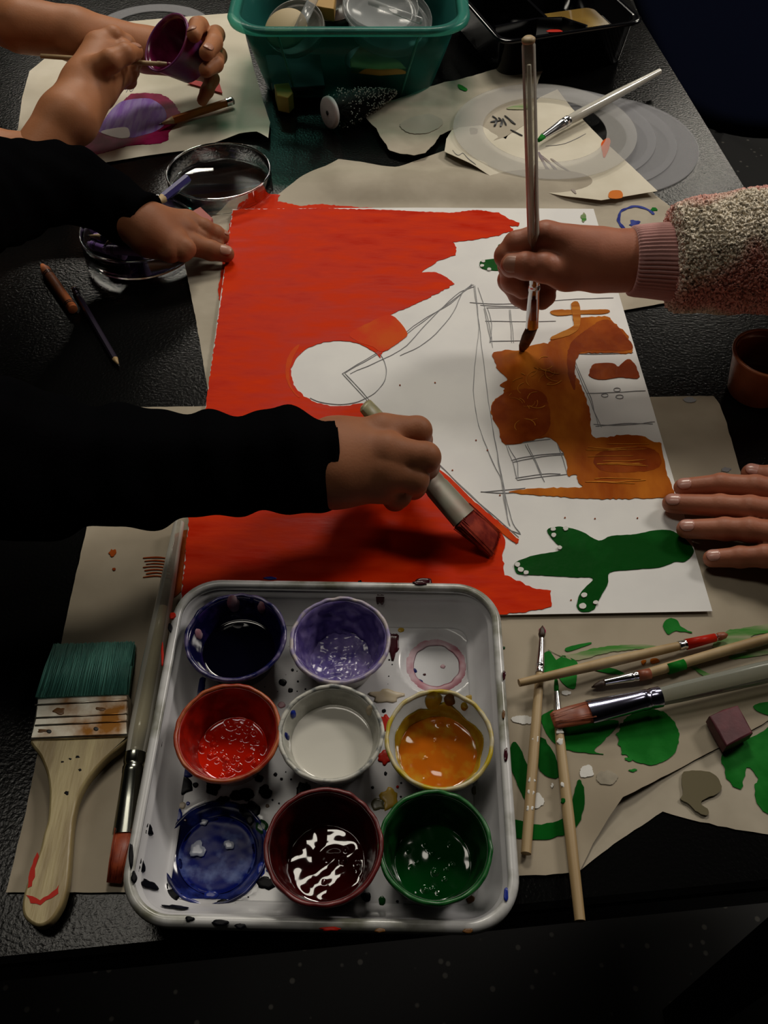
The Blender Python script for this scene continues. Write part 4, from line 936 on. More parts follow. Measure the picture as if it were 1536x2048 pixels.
plate([(61, 1479), (79, 1512), (92, 1545), (97, 1575), (97, 1605), (94, 1640), (86, 1668), (79, 1699), (66, 1733), (53, 1765), (44, 1800), (45, 1828), (58, 1845), (79, 1853), (102, 1842), (121, 1815), (130, 1790), (136, 1760), (141, 1703), (144, 1660), (147, 1635), (154, 1602), (164, 1578), (178, 1556), (196, 1534), (218, 1512), (238, 1497), (250, 1484), (255, 1472), (200, 1474), (130, 1477)], .0028, .0098, M['wood_old'], 'handle', wb, .0014)
plate([(75, 1396), (165, 1391), (256, 1388), (257, 1430), (255, 1471), (158, 1475), (60, 1479), (67, 1440)], .0020, .0112, M['tin'], 'ferrule', wb, .0012, smooth=False)
for ya_, yb_ in ((1401, 1408), (1428, 1434), (1443, 1449)):
    a = P(70, yb_+2, .0114); b2 = P(256, ya_-1, .0114); v, f = loft([a, b2], [(.0005, .0005)]*2, n=8); obj('crimp_ridge', v, f, M['tin'], wb)
for x, y in ((98, 1463), (192, 1458)): lens_blob('nail_head', x, y, 5, 4, .0112, M['dark_metal'], wb, 1, h=.0004, wob=.05)
a = P(76, 1394, .0065); b2 = P(256, 1388, .0065); sd = (b2-a).normalized(); axd = Vector((-sd.y, sd.x, 0)); mid = (a+b2)/2; L_ = (P(105, 1290, .006)-P(76, 1394, .006)).length
tl = P(108, 1289, .005); tr = P(268, 1287, .005); axd = ((tl+tr)/2-mid).normalized()
bundle('bristles', mid, axd, sd, (b2-a).length/2, .0034, ((tl+tr)/2-mid).length*1.02, 1500, M['teal_bristle'], wb, tipw=(tr-tl).length/(b2-a).length*.98, ragged=.05, r=.00042, seed=5, spread=.5)
plate([(90, 1336), (180, 1330), (264, 1330), (256, 1391), (76, 1396)], .0035, .0078, M['teal_bristle'], 'bristle_core', wb, .001, smooth=False)
for i, (x, y, rx, ry, c) in enumerate([(120, 1422, 13, 6, 'w'), (200, 1418, 10, 4, 'w'), (86, 1462, 10, 4, 'w'), (110, 1700, 10, 0, 'r')][:3]): lens_blob('rust_spot', x, y, rx, ry, .0112, SPL[c], wb, i, h=.0002, wob=.3)
for i, q in enumerate([[(60, 1745), (68, 1720), (74, 1705), (78, 1712), (70, 1745), (64, 1772), (56, 1776)], [(52, 1790), (66, 1792), (80, 1800), (96, 1790), (112, 1776), (118, 1770), (116, 1786), (104, 1796), (82, 1808), (62, 1806)]]):
    film('red_paint_smudge', q, lambda x, y: .0098, SPL['r'], wb, .0006, th=.0001, lift=.0001, seed=130+i, zp=.0098)
for i, (x, y, r) in enumerate([(134, 1586, 5), (140, 1518, 3), (125, 1524, 3), (155, 1514, 4), (160, 1540, 3)]): lens_blob('ink_fleck', x, y, r, r*.7, .0097, SPL['k'], wb, i, h=.00025, wob=.3)

def brush(name, label, tip, fend, hstart, hend, rf, rh, mats, parts=None, br=None, up=(0, 0, 1), flatb=1.0, extra=None, n=24, hprof=None, group=None, fibres=90):
    """tip of bristles, end of ferrule nearest the tip, start of handle, far end (world points)"""
    tip, fend, hstart, hend = map(Vector, (tip, fend, hstart, hend))
    t = thing(name, (tip+hend)/2*1.0, label, 'paintbrush', group)
    mh, mf, mb_ = mats
    hp = hprof or [(0, .9, .9), (.08, 1.0, 1.0), (.25, 1.15, 1.15), (.6, 1.0, 1.0), (.97, .72, .72), (1, .55, .55)]
    v, f = axis(hstart, hend, [(q[0], q[1]*rh, q[2]*rh) for q in hp], n, up); sharp(obj('handle', v, f, mh, t), 60)
    fw, fh = rf
    v, f = axis(hstart.lerp(hend, .015), fend, [(0, rh*.97, rh*.97), (.0, rh*1.06, rh*1.06), (.12, rh*1.06, rh*1.06), (.13, rh*1.0, rh*1.0), (.17, rh*1.0, rh*1.0), (.18, rh*1.07, rh*1.07), (.25, rh*1.07, rh*1.07), (.27, rh*1.02, rh*1.02), (.6, (rh+fw)/2, (rh+fh)/2), (1, fw, fh), (1, fw*.8, fh*.8)], n, up)
    sharp(obj('ferrule', v, f, mf, t), 50)
    bw = br or [(0, .92), (.35, 1.0), (.7, .72), (1, .08)]
    v, f = axis(fend, tip, [(q[0], q[1]*fw*.95, (q[2] if len(q) > 2 else q[1])*fh*.9) for q in bw], n, up); o = obj('bristles', v, f, mb_, t)
    ax_, s_, u_ = basis(tip-fend, up)
    if fibres: bundle('loose_bristles', fend, ax_, s_, fw*.85, fh*.85, (tip-fend).length, fibres, mb_, t, tipw=max(bw[-1][1], .12), r=.00016, ragged=.25, seed=len(name)+int(tip.x*1000))
    return t
G4 = 'thin wooden paintbrushes right of the tray'
mW = (M['wood'], M['chrome'], M['dark_bristle'])
z0 = .0020
t = brush('paintbrush', 'thin wooden paintbrush nearest the tray, pointing up with a dark clean tip', P(1085, 1251, z0+.004), P(1083, 1277, z0+.0035), P(1080, 1341, z0+.003), P(1052, 1707, z0+.0028), (.0014, .0014), .0024, (M['wood'], M['chrome'], M['dark_bristle']), group=G4, br=[(0, .9), (.3, 1.5), (.7, 1.1), (1, .1)], hprof=[(0, .85, .85), (.1, 1, 1), (.5, 1.15, 1.15), (1, 1.05, 1.05)])
for i, (x, y) in enumerate([(1072, 1478), (1061, 1585), (1060, 1617), (1063, 1560)]): lens_blob('paint_fleck', x, y, 7, 6, z0+.0050, M['white_paint'], t, i, h=.0004, wob=.3)
t = brush('paintbrush', 'thin wooden paintbrush whose handle end overhangs the front table edge', P(1112, 1352, z0+.003), P(1113, 1384, z0+.003), P(1117, 1452, z0+.003), P(1160, 1842, z0+.0032), (.0014, .0014), .0025, (M['wood'], M['chrome'], M['green_wash']), group=G4, hprof=[(0, .85, .85), (.1, 1, 1), (.5, 1.15, 1.15), (1, 1.0, 1.0)])
for i, (x, y, c) in enumerate([(1121, 1483, 0), (1127, 1570, 0), (1129, 1602, 1), (1119, 1463, 0)]): lens_blob('paint_fleck', x, y, 7, 6, z0+.0052, M['white_paint'] if c == 0 else M['green'], t, i, h=.0004, wob=.3)
t = brush('paintbrush', 'thin wooden paintbrush with a red-caked tip lying across the upright one', P(1455, 1269, z0+.004), P(1432, 1275, z0+.0045), P(1362, 1291, z0+.005), P(1038, 1366, z0+.0096), (.0021, .0021), .0026, (M['wood'], M['chrome'], M['orange_bristle']), group=G4, br=[(0, .95), (.3, 1.2), (.75, .95), (1, .3)], hprof=[(0, .9, .9), (.1, 1, 1), (.5, 1.15, 1.15), (1, .8, .8)])
v, f = axis(P(1372, 1289, z0+.0051), P(1430, 1275, z0+.0047), [(0, .0024, .0024), (0, .0031, .0031), (1, .0024, .0024), (1, .0018, .0018)], 20); fixn(obj('dried_red_paint', v, f, SPL['r'], t))
t = brush('paintbrush', 'thin wooden paintbrush with a black tip and green-smeared handle running off right', P(1183, 1375, z0+.0025), P(1209, 1365, z0+.0035), P(1273, 1353, z0+.004), P(1640, 1246, z0+.0045), (.0019, .0019), .0027, (M['wood'], M['chrome'], M['dark_bristle']), group=G4, br=[(0, .95), (.3, 1.05), (.7, .7), (1, .08)], hprof=[(0, .9, .9), (.1, 1, 1), (.5, 1.1, 1.1), (1, .9, .9)])
v, f = axis(P(1335, 1338, z0+.0042), P(1368, 1328, z0+.0042), [(0, .0027, .0027), (0, .0031, .0031), (1, .0031, .0031), (1, .0027, .0027)], 20); fixn(obj('green_paint_band', v, f, M['green_wash'], t))
v, f = axis(P(1275, 1352, z0+.0041), P(1300, 1347, z0+.0042), [(0, .0025, .0025), (0, .0029, .0029), (1, .0030, .0030), (1, .0027, .0027)], 20); fixn(obj('orange_paint_band', v, f, M['orange_bristle'], t))
# smoky flat brush
blue_ch = mat('bluish_chrome_ferrule', (.36, .36, .52), .16, metal=1)
brush('flat_brush', 'flat brush with a smoky see-through handle and orange-brown bristles, right of the tray', P(1104, 1441, .0085), P(1179, 1424, .0100), P(1314, 1395, .0115), P(1720, 1300, .0125), (.0068, .0034), .0052, (M['acrylic_smoke'], blue_ch, M['orange_bristle']), br=[(0, .95, .95), (.5, .9, .75), (.9, .78, .35), (1, .6, .15)], hprof=[(0, .9, .9), (.1, 1.0, 1.0), (.5, 1.15, 1.15), (1, .8, .8)], fibres=260)
# flat brush left of the tray
t = brush('flat_brush', 'long flat brush with a clear handle and red tip between wide brush and tray', P(228, 1766, .0045), P(250, 1668, .0070), P(270, 1516, .0080), P(358, 1046, .0095), (.0062, .0032), .0053, (M['acrylic'], mat('dull_chrome_ferrule', (.34, .35, .31), .2, metal=1), M['red_bristle']), br=[(0, .95, .95), (.6, .8, .7), (1, .62, .25)], hprof=[(0, .95, .95), (.1, 1.1, 1.1), (.35, 1.12, 1.12), (.6, .95, .95), (1, .62, .62)], fibres=260)
a = P(270, 1516, .0080); b2 = P(358, 1046, .0095)
v, f = axis(a.lerp(b2, .01), a.lerp(b2, .60), [(0, .0036, .0036), (.2, .0041, .0041), (.8, .0033, .0033), (1, .0026, .0026)], 20); obj('handle_core', v, f, M['acrylic_core'], t)
# clear brush on the rings
t = brush('clear_brush', 'clear-handled brush with a green tip resting on the plastic rings', P(1076, 283, .0115), P(1086, 273, .0125), P(1133, 243, .0140), P(1319, 143, .0170), (.0032, .0020), .0045, (M['acrylic'], M['chrome'], M['green_wash']), br=[(0, 1, 1), (.6, .8, .7), (1, .5, .3)], hprof=[(0, .9, .9), (.1, 1.05, 1.05), (.5, 1, 1), (1, .62, .62)])
a = P(1133, 243, .0140); b2 = P(1319, 143, .0170)
v, f = axis(a.lerp(b2, .01), a.lerp(b2, .16), [(0, .0034, .0034), (1, .0036, .0036)], 18); obj('handle_core', v, f, M['cream'], t)
v, f = axis(a.lerp(b2, .17), a.lerp(b2, .98), [(0, .0012, .0012), (1, .0008, .0008)], 12); obj('blue_streak', v, f, mat('blue_tint_core', (.08, .10, .25), .4), t)

# tall clear brush held by the child on the right: it stands almost upright
YB = P(1045, 700, .0045).y
def VB(x, y, dy=0): return V(x, y, YB+dy)
tipb = P(1043, 702, .0046)
t = brush('tall_clear_brush', 'tall clear-handled brush held upright, its brown bristles on the painted house', tipb, VB(1064, 655, .003), VB(1069, 556), VB(1057, 82), (.0046, .0030), .0041, (M['acrylic'], M['chrome'], M['brown_bristle']), up=(0, -1, 0), br=[(0, .95, .95), (.4, 1.05, .9), (.8, .85, .6), (1, .45, .3)], hprof=[(0, .85, .85), (.1, .95, .95), (.4, .95, .95), (.75, .95, .95), (.985, .92, .92), (1, .7, .7)], fibres=160)
v, f = axis(VB(1075, 468, .0006), VB(1070, 330, .0006), [(0, .0016, .0014), (.6, .0014, .0012), (1, .0003, .0003)], 12, (0, -1, 0)); obj('red_core', v, f, SPL['r'], t)
v, f = axis(VB(1066, 548), VB(1058, 130), [(0, .0017, .0017), (1, .0012, .0012)], 12, (0, -1, 0)); obj('milky_core', v, f, see_through('milky_core', (.62, .58, .50), .7, .3), t)
v, f = axis(VB(1067, 640, -.0035), VB(1068, 600, -.004), [(0, .0022, .0010), (1, .0018, .0010)], 12, (0, -1, 0)); obj('paint_smear', v, f, M['orange_bristle'], t)
v, f = axis(VB(1057, 84), VB(1057, 74), [(0, .0036, .0036), (.6, .0038, .0038), (1, .0026, .0026)], 18, (0, -1, 0)); obj('handle_cap', v, f, M['wood'], t)

# flat wooden brush gripped by the child on the left
kb = thing('gripped_flat_brush', P(900, 1000, .004), 'flat wooden brush loaded with red paint gripped over the lower red sky', 'paintbrush')
q0 = P(728, 808, .071); q1 = P(852, 950, .034); q2 = P(928, 1036, .0195); q3 = P(992, 1090, .0050)
upk = (q1-q0).normalized().cross(Vector((1, -1, 0)).normalized()).cross(q1-q0)
sdk = Vector((.9, 1, 0))
def kbax(p0, p1, prof): return axis(p0, p1, prof, 24, (.25, .1, 1))
v, f = kbax(q0, q1.lerp(q2, .05), [(0, .004, .002), (.02, .0062, .0030), (.15, .0068, .0036), (.5, .0050, .0034), (.85, .0062, .0034), (1, .0088, .0036)]); sharp(obj('handle', v, f, mat('olive_pale_wood', (.30, .27, .13), .4, col2=(.18, .17, .09), vscale=70, stretch=(2, 2, .4)), kb), 50)
v, f = kbax(q1, q2, [(0, .0080, .0036), (0, .0092, .0044), (.2, .0096, .0046), (.25, .0092, .0042), (.3, .0097, .0046), (1, .0106, .0045), (1, .0095, .0035)]); sharp(obj('ferrule', v, f, mat('paint_smeared_tin', (.20, .20, .15), .45, metal=.2, col2=(.20, .14, .10), vscale=60, lo=.45, hi=.7), kb), 50)
v, f = kbax(q2, q3, [(0, .0098, .0038), (.5, .0108, .0040), (.9, .0112, .0022), (1, .0110, .0008)]); obj('bristles', v, f, mat('red_loaded_bristles', (.14, .008, .004), .6, spec=.1, col2=(.28, .03, .012), vscale=120), kb)
ax_, s_, u_ = basis(q3-q2, (.25, .1, 1)); bundle('loose_bristles', q2, ax_, s_, .0100, .0036, (q3-q2).length*1.03, 420, bpy.data.materials['red_loaded_bristles'], kb, tipw=1.1, r=.0003, ragged=.12, seed=8)

# ================================================================== SMALL THINGS ON THE TABLE
# maroon eraser block
er = plate([(1419, 1431), (1446, 1418), (1476, 1409), (1492, 1436), (1507, 1465), (1480, 1480), (1453, 1493), (1435, 1462)], .0024, .0110, mat('maroon_chalky_block', (.075, .010, .018), .55, col2=(.12, .02, .03), vscale=90, bump=(90, .5, .0008)), 'paint_block', None, .0012, smooth=False)
tag(er, 'square dark maroon paint block on the tan paper at the right edge', 'paint block')
# terracotta-stained cup at the right edge
def open_cup(c, R, rb, Hh, mo, mi, name, label, cat, ax=(0, 0, 1), up=None, liq=None, ll=.3):
    t = thing(name, c, label, cat)
    v, f = lathe(c, [(0, 0), (rb*.92, 0), (rb, .0009), (R-.0004, Hh-.0026), (R+.0006, Hh-.0022), (R+.0008, Hh-.0006), (R, Hh), (R-.0012, Hh-.0006), (R-.0016, Hh-.003)], 72, ax, up=up); fixn(obj('cup_body', v, f, mo, t))
    v, f = lathe(c, [(0, .0012), (rb*.9, .0013), (rb-.0010, .0022), (R-.0022, Hh-.004), (R-.0014, Hh-.0008), (R-.0018, Hh-.0006), (R-.0030, Hh-.006), (rb-.0022, .0034), (rb*.8, .0026), (0, .0025)], 72, ax, up=up); fixn(obj('inner_paint', v, f, mi, t))
    if liq:
        rl = rb+(R-rb)*ll-.0015; liquid('paint', c, rl, c.z+Hh*ll, liq, t, .0005, 80, 3)
    return t
terr = mat('terracotta_stain', (.44, .14, .05), .4, col2=(.32, .09, .03), vscale=70); terr2 = mat('brown_orange_inner', (.14, .030, .006), .25, col2=(.20, .05, .01), vscale=60)
c = P(1541, 704, .036); c = Vector((c.x, c.y, TT+.0003)); open_cup(c, .0240, .0185, .0357, terr, terr2, 'orange_cup', 'orange-brown paint cup standing alone at the right edge of the table', 'paint cup', liq=terr2, ll=.25)

# petri dishes
def petri(px, py, R, zr, label):
    c = P(px, py, zr); b0 = Vector((c.x, c.y, TT+.0004)); t = thing('petri_dish', b0, label, 'petri dish', 'round clear glass dishes on the table')
    w = .0014
    v, f = lathe(b0, [(0, 0), (R-.0012, 0), (R, .0010), (R, zr-.0010), (R-.0003, zr-.0002), (R-w*.5, zr), (R-w+.0002, zr-.0004), (R-w, zr-.001), (R-w, .0026), (R-w-.001, .0018), (0, .0018)], 120); fixn(obj('dish', v, f, M['glass'], t))
    v, f = lathe(b0, [(R-w-.0002, zr-.0008), (R-w*.5, zr+.0007), (R+.0003, zr-.0006), (R-w*.5, zr-.0014)], 120, closed=True); fixn(obj('rim', v, f, M['glass'], t))
    return t
petri(437, 341, .0450, .0165, 'larger empty clear glass dish just left of the curled paper')
petri(275, 455, .0465, .0175, 'clear glass dish holding purple crayons beneath the black sleeve')
def crayon(p0, p1, r, mw, mt, name, label, cat='crayon', group=None, bands=True):
    p0 = Vector(p0); p1 = Vector(p1); t = thing(name, (p0+p1)/2, label, cat, group)   # p0 tip
    v, f = axis(p0.lerp(p1, .13), p1.lerp(p0, .03), [(0, r*1.03, r*1.03), (1, r*1.03, r*1.03)], 20); sharp(obj('paper_wrap', v, f, mw, t), 50)
    v, f = axis(p0, p1, [(0, r*.38, r*.38), (.01, r*.45, r*.45), (.10, r*.85, r*.85), (.105, r*.97, r*.97), (.999, r*.97, r*.97), (1, r*.9, r*.9)], 20); sharp(obj('wax_stick', v, f, mt, t), 50)
    if bands:
        for q in (.20, .235, .88, .91):
            v, f = axis(p0.lerp(p1, q), p0.lerp(p1, q+.016), [(0, r*1.06, r*1.06), (1, r*1.06, r*1.06)], 20); sharp(obj('black_band', v, f, M['black_line'], t), 50)
    return t
o_w = mat('orange_crayon_wrap', (.60, .17, .05), .55); o_t = mat('orange_crayon_wax', (.66, .20, .07), .5)
crayon(P(84, 530, .0040), P(146, 619, .0042), .0038, o_w, o_t, 'orange_crayon', 'short orange crayon lying alone on the bare black table at the left')
p_w = mat('purple_crayon_wrap', (.20, .10, .38), .5); p_t = mat('purple_crayon_wax', (.38, .24, .58), .45)
CG = 'purple crayons in the glass dish'
for i, (a, b2, za, zb, w_, lab) in enumerate([((177, 456), (262, 486), .0062, .0062, p_t, 'uppermost lilac crayon in the dish, at the left edge of the purple pile'), ((176, 486), (250, 512), .0062, .0062, p_w, 'dark purple crayon nearest the front rim of the glass dish'), ((188, 470), (285, 500), .0066, .0066, p_w, 'dark purple crayon in the middle of the dish'), ((205, 498), (300, 505), .0125, .0125, p_t, 'lilac crayon lying across the others in the dish'), ((230, 440), (330, 470), .0066, .0066, p_w, 'purple crayon deep in the dish mostly beneath the sleeve')]):
    crayon(P(a[0], a[1], za), P(b2[0], b2[1], zb), .0036, w_, p_t, 'purple_crayon', lab, group=CG)
# pencils in the dish
def pencil(p0, p1, r, body, name, label, cat='pencil', eraser=None, ferr=None, wood=True):
    p0 = Vector(p0); p1 = Vector(p1); L_ = (p1-p0).length; t = thing(name, (p0+p1)/2, label, cat); k = r*4.2/L_
    e = .06 if ferr else 0
    v, f = axis(p0.lerp(p1, k), p1.lerp(p0, e*1.6), [(0, r, r), (1, r, r)], 6); sharp(obj('barrel', v, f, body, t, smooth=False), 30)
    v, f = axis(p0.lerp(p1, k*.25), p0.lerp(p1, k*1.02), [(0, r*.25, r*.25), (1, r*.97, r*.97)], 16); obj('sharpened_wood', v, f, M['wood'], t)
    v, f = axis(p0, p0.lerp(p1, k*.27), [(0, r*.04, r*.04), (1, r*.28, r*.28)], 12); obj('lead_point', v, f, M['black_line'], t)
    if ferr:
        v, f = axis(p1.lerp(p0, e*1.7), p1.lerp(p0, e*.5), [(0, r*1.02, r*1.02), (0, r*1.08, r*1.08), (.3, r*1.08, r*1.08), (.35, r, r), (.5, r, r), (.55, r*1.08, r*1.08), (1, r*1.08, r*1.08), (1, r*.9, r*.9)], 18); sharp(obj('ferrule', v, f, ferr, t), 40)
        v, f = axis(p1.lerp(p0, e*.6), p1, [(0, r*.98, r*.98), (.8, r*.98, r*.98), (1, r*.7, r*.7)], 18); obj('eraser', v, f, eraser, t)
    return t
pencil(P(171, 471, .0115), P(238, 478, .0125), .0034, mat('deep_violet_lacquer', (.03, .02, .11), .3), 'violet_pencil', 'violet pencil with pale sharpened tip on top of the crayons in the dish', 'pencil')
pencil(P(205, 494, .0155), P(262, 452, .0160), .0030, mat('plum_lacquer', (.06, .02, .09), .3), 'plum_pencil', 'plum pencil with its sharpened wood crossing the crayon pile in the dish')
pencil(P(300, 418, .0190), P(375, 357, .0215), .0040, mat('blue_lacquer', (.018, .012, .13), .35), 'blue_pencil', 'blue pencil leaning out over the rim of the empty glass dish')
pencil(P(316, 250, .0068), P(467, 201, .0075), .0036, mat('orange_lacquer', (.40, .12, .012), .35), 'orange_pencil', 'orange pencil with silver ferrule lying on the lilac and magenta picture', eraser=mat('worn_grey_eraser', (.30, .27, .24), .7), ferr=M['chrome'])
t = pencil(P(239, 733, .0028), P(147, 575, .0030), .0022, mat('black_plum_lacquer', (.022, .016, .03), .25), 'thin_dark_pencil', 'thin dark purple pencil with a pale worn end beside the orange crayon', ferr=mat('dark_ferrule', (.10, .09, .14), .3, metal=1), eraser=M['cream'])
# pinkish eraser
ek = plate([(379, 424), (401, 413), (425, 435), (421, 444), (407, 453), (393, 448)], .0030, .0125, mat('coral_eraser', (.33, .075, .06), .6, bump=(70, .5, .001)), 'coral_eraser', None, .0010, smooth=False)
tag(ek, 'chipped coral-red eraser beside the fingers of the black-sleeved left hand', 'eraser')

# bottle-brush tree lying on its side
tb0 = P(663, 224, .0165); tb1 = P(792, 184, .016)
tree = thing('bottle_brush_tree', (tb0.x, tb0.y, TT), 'miniature frosted bottle-brush tree toppled on its side with white wooden foot', 'ornament')
axv = (tb1-tb0).normalized()
fa = (axv+Vector((.1, -.55, .35))).normalized(); fa = Vector((.80, .55, -.10)).normalized()
v, f = lathe(tb0, [(0, -.0045), (.0125, -.0045), (.0142, -.0035), (.0145, -.0015), (.0138, 0), (.0100, .0022), (.0040, .0028), (0, .0030)], 48, tuple(fa)); fixn(obj('wooden_foot', v, f, mat('white_painted_wood', (.52, .50, .50), .5, bump=(120, .5, .0006)), tree))
v, f = lathe(tb0-fa*.0046, [(0, -.0006), (.0016, -.0006), (.0022, 0), (.0016, .0008), (0, .001)], 24, tuple(fa)); fixn(obj('wire_end', v, f, M['dark_metal'], tree))
v, f = axis(tb0+fa*.002, tb1, [(0, .0009, .0009), (1, .0006, .0006)], 8); obj('wire_stem', v, f, M['dark_metal'], tree)
rnd = random.Random(7); mb = MB(); mt_ = MB(); a_, s_, u_ = basis(axv)
TLn = (tb1-tb0).length
for k in range(4800):
    u = rnd.random()**.8; th = rnd.uniform(0, 6.283); rad = (.0185*(1-u)**.75+.0018)*(.8+.2*rnd.random()); u0 = .10+.9*u
    o = tb0.lerp(tb1, u0); d = (s_*math.cos(th)+u_*math.sin(th)+axv*rnd.uniform(-.15, .25)).normalized(); e = o+d*rad
    if e.z < TT+.0004: e.z = TT+.0004
    sd_ = d.cross(axv).normalized()*.00024; s2 = axv*.00024
    mb.add([o+sd_, o-sd_*.5+s2, o-sd_*.5-s2, e], [(0, 1, 3), (1, 2, 3), (2, 0, 3)])
    if rnd.random() < .12:
        g = e-d*rad*.05; w = .0005; mt_.add([g+sd_*3, g-sd_*1.5+s2*3, g-sd_*1.5-s2*3, e+d*.0003], [(0, 1, 3), (1, 2, 3), (2, 0, 3), (2, 1, 0)])
tag(mb.build('bristle_needles', mat('black_green_needles', (.006, .010, .008), .6), tree), kind='stuff')
tag(mt_.build('frosted_tips', mat('frost_flakes', (.55, .56, .52), .4), tree), kind='stuff')

# ------------------------------------------------------------------ teal bin of odds and ends
teal = see_through('teal_translucent_plastic', (.03, .19, .165), .30, .25, tint=(.30, .58, .54), spec=.3, k_fr=.25)
teal_rim = see_through('teal_rim_plastic', (.06, .30, .25), .34, .25, tint=(.45, .85, .75), spec=.4, k_fr=.4)
HB = .080
fB = P(700, 52, HB); bB = P(700, 203, 0)
wT = (P(925, 40, HB)-P(468, 40, HB)).x/2; xc = (P(925, 40, HB).x+P(468, 40, HB).x)/2
wB = (P(866, 190, .004)-P(528, 190, .004)).x/2; xcb = (P(866, 190, .004).x+P(528, 190, .004).x)/2
dT = .078; ycT = fB.y+dT; dB = ycT-.002-bB.y
bin_ = thing('storage_bin', (xc, ycT, TT), 'translucent teal plastic bin crowded with lids and dishes at the top of the table', 'bin')
def bloop(t, off, z, n=14):
    hx_ = wB+(wT-wB)*t+off; hy_ = dB+(dT-dB)*t+off; cx_ = xcb+(xc-xcb)*t
    return [Vector((x, y, TT+z)) for x, y in srect(cx_, ycT, hx_, hy_, .030+.006*t, n)]
vs, fs = loops([bloop(0, -.004, .0008), bloop(0, 0, .004), bloop(.5, 0, HB*.5), bloop(.93, 0, HB*.93), bloop(.93, -.0015, HB*.93), bloop(.5, -.0015, HB*.5), bloop(0, -.0015, .005), bloop(0, -.005, .0024)])
n = 56; m_ = len(vs)//8; fs += [tuple(reversed(range(m_))), tuple(7*m_+i for i in range(m_))]
fixn(obj('bin_body', vs, fs, teal, bin_))
vs, fs = loops([bloop(.93, 0, HB*.90), bloop(.95, .004, HB*.90), bloop(1, .007, HB*.92), bloop(1, .008, HB*.97), bloop(1, .006, HB), bloop(1, .001, HB), bloop(1, -.002, HB*.97), bloop(.93, -.0018, HB*.92)], True)
fixn(obj('bin_rim', vs, fs, teal_rim, bin_))
for fx in (-.62, .62):
    a = Vector((xcb+fx*wB, ycT-dB-.0006, TT+.006)); b2 = Vector((xc+fx*wT, ycT-(dB+(dT-dB)*.93)-.0006, TT+HB*.9)); v, f = axis(a, b2, [(0, .0012, .0008), (1, .0012, .0008)], 8, (0, -1, 0)); obj('molded_rib', v, f, teal_rim, bin_)
# contents
def lid(name, c, R, tilt, m, label, h=.006, cat='dish', grp=None):
    ax = Vector(tilt).normalized()
    v, f = lathe(c, [(0, 0), (R*.80, 0), (R*.83, .0012), (R*.90, .0012), (R*.93, 0), (R, 0), (R, h), (R-.0012, h), (R-.0014, .0014), (R*.93, .0016), (R*.9, .0026), (R*.83, .0026), (R*.8, .0014), (0, .0014)], 72, tuple(ax)); o = fixn(obj(name, v, f, m)); return tag(o, label, cat, grp)
milky = see_through('milky_lid_plastic', (.42, .40, .36), .45, .25, spec=.4); clearp = see_through('clear_lid_plastic', (.40, .42, .42), .22, .12, spec=.6)
lid('plastic_dish', P(592, 62, .050), .0290, (-.20, -.55, .95), milky, 'milky dish leaning in the left half of the teal bin', grp='lids in the teal bin')
cd = P(573, 60, .060); v, f = lathe(cd, [(0, 0), (.0195, 0), (.0205, .001), (.0205, .003), (.019, .0042), (0, .0042)], 48, (-.20, -.55, .95)); tag(fixn(obj('cream_disc', v, f, mat('cream_disc', (.46, .36, .20), .6))), 'cream round disc on the milky lid inside the teal bin', 'disc')
lid('plastic_dish', P(780, 50, .052), .0400, (.08, -.35, .95), clearp, 'widest clear dish filling the right half of the teal bin', .009, grp='lids in the teal bin')
lid('plastic_dish', P(760, 22, .068), .0360, (.12, -.25, .95), clearp, 'clear dish topmost at the right of the teal bin', .008, grp='lids in the teal bin')
lid('plastic_dish', P(690, 12, .050), .0350, (-.3, -.2, .95), mat('dark_brown_lid', (.035, .025, .02), .25), 'dark brown dish at the back of the teal bin', .010, grp='lids in the teal bin')
def wedge(name, pts, z0, z1, m, label, cat): 
    o = plate(pts, z0, z1, m, name, None, .001, smooth=False); return tag(o, label, cat)
yel = mat('dull_yellow_card', (.30, .22, .03), .6); oc = mat('ochre_foam', (.34, .19, .03), .6)
wedge('yellow_wedge', [(700, 118), (722, 88), (752, 98), (800, 122), (812, 136), (760, 140), (702, 134)], .030, .036, yel, 'dull yellow wedge seen through the front of the teal bin', 'card')
wedge('yellow_block', [(548, 168), (578, 165), (586, 185), (576, 195), (554, 190)], .004, .020, yel, 'yellow block in the bottom left corner of the teal bin', 'block')
wedge('ochre_block', [(612, -20), (672, -20), (668, 18), (618, 10)], .052, .064, oc, 'ochre block at the back of the teal bin', 'block')
v, f = axis(P(594, 66, .066), P(632, -14, .074), [(0, .0042, .0042), (0, .0048, .0048), (1, .0048, .0048), (1, .004, .004)], 24); tag(fixn(obj('clear_tube', v, f, clearp)), 'clear plastic tube slanting across the cream disc in the teal bin', 'tube')
v, f = axis(P(740, 4, .083), P(842, 42, .082), [(0, .003, .003), (1, .003, .003)], 20); tag(obj('clear_rod', v, f, clearp), 'clear rod resting across the clear lids in the teal bin', 'rod')
wedge('dark_card', [(530, 110), (640, 108), (650, 170), (545, 178)], .012, .016, mat('dark_teal_card', (.010, .03, .04), .6), 'dark blue-green card lying low in the left of the teal bin', 'card')
v, f = lathe(P(757, 150, .003), [(0, 0), (.030, 0), (.032, .002), (.034, .016), (.033, .016), (.030, .004), (0, .003)], 48); tag(fixn(obj('dark_dish', v, f, mat('dark_grey_dish', (.012, .014, .014), .4))), 'dark round dish lying at the bottom right of the teal bin', 'dish')

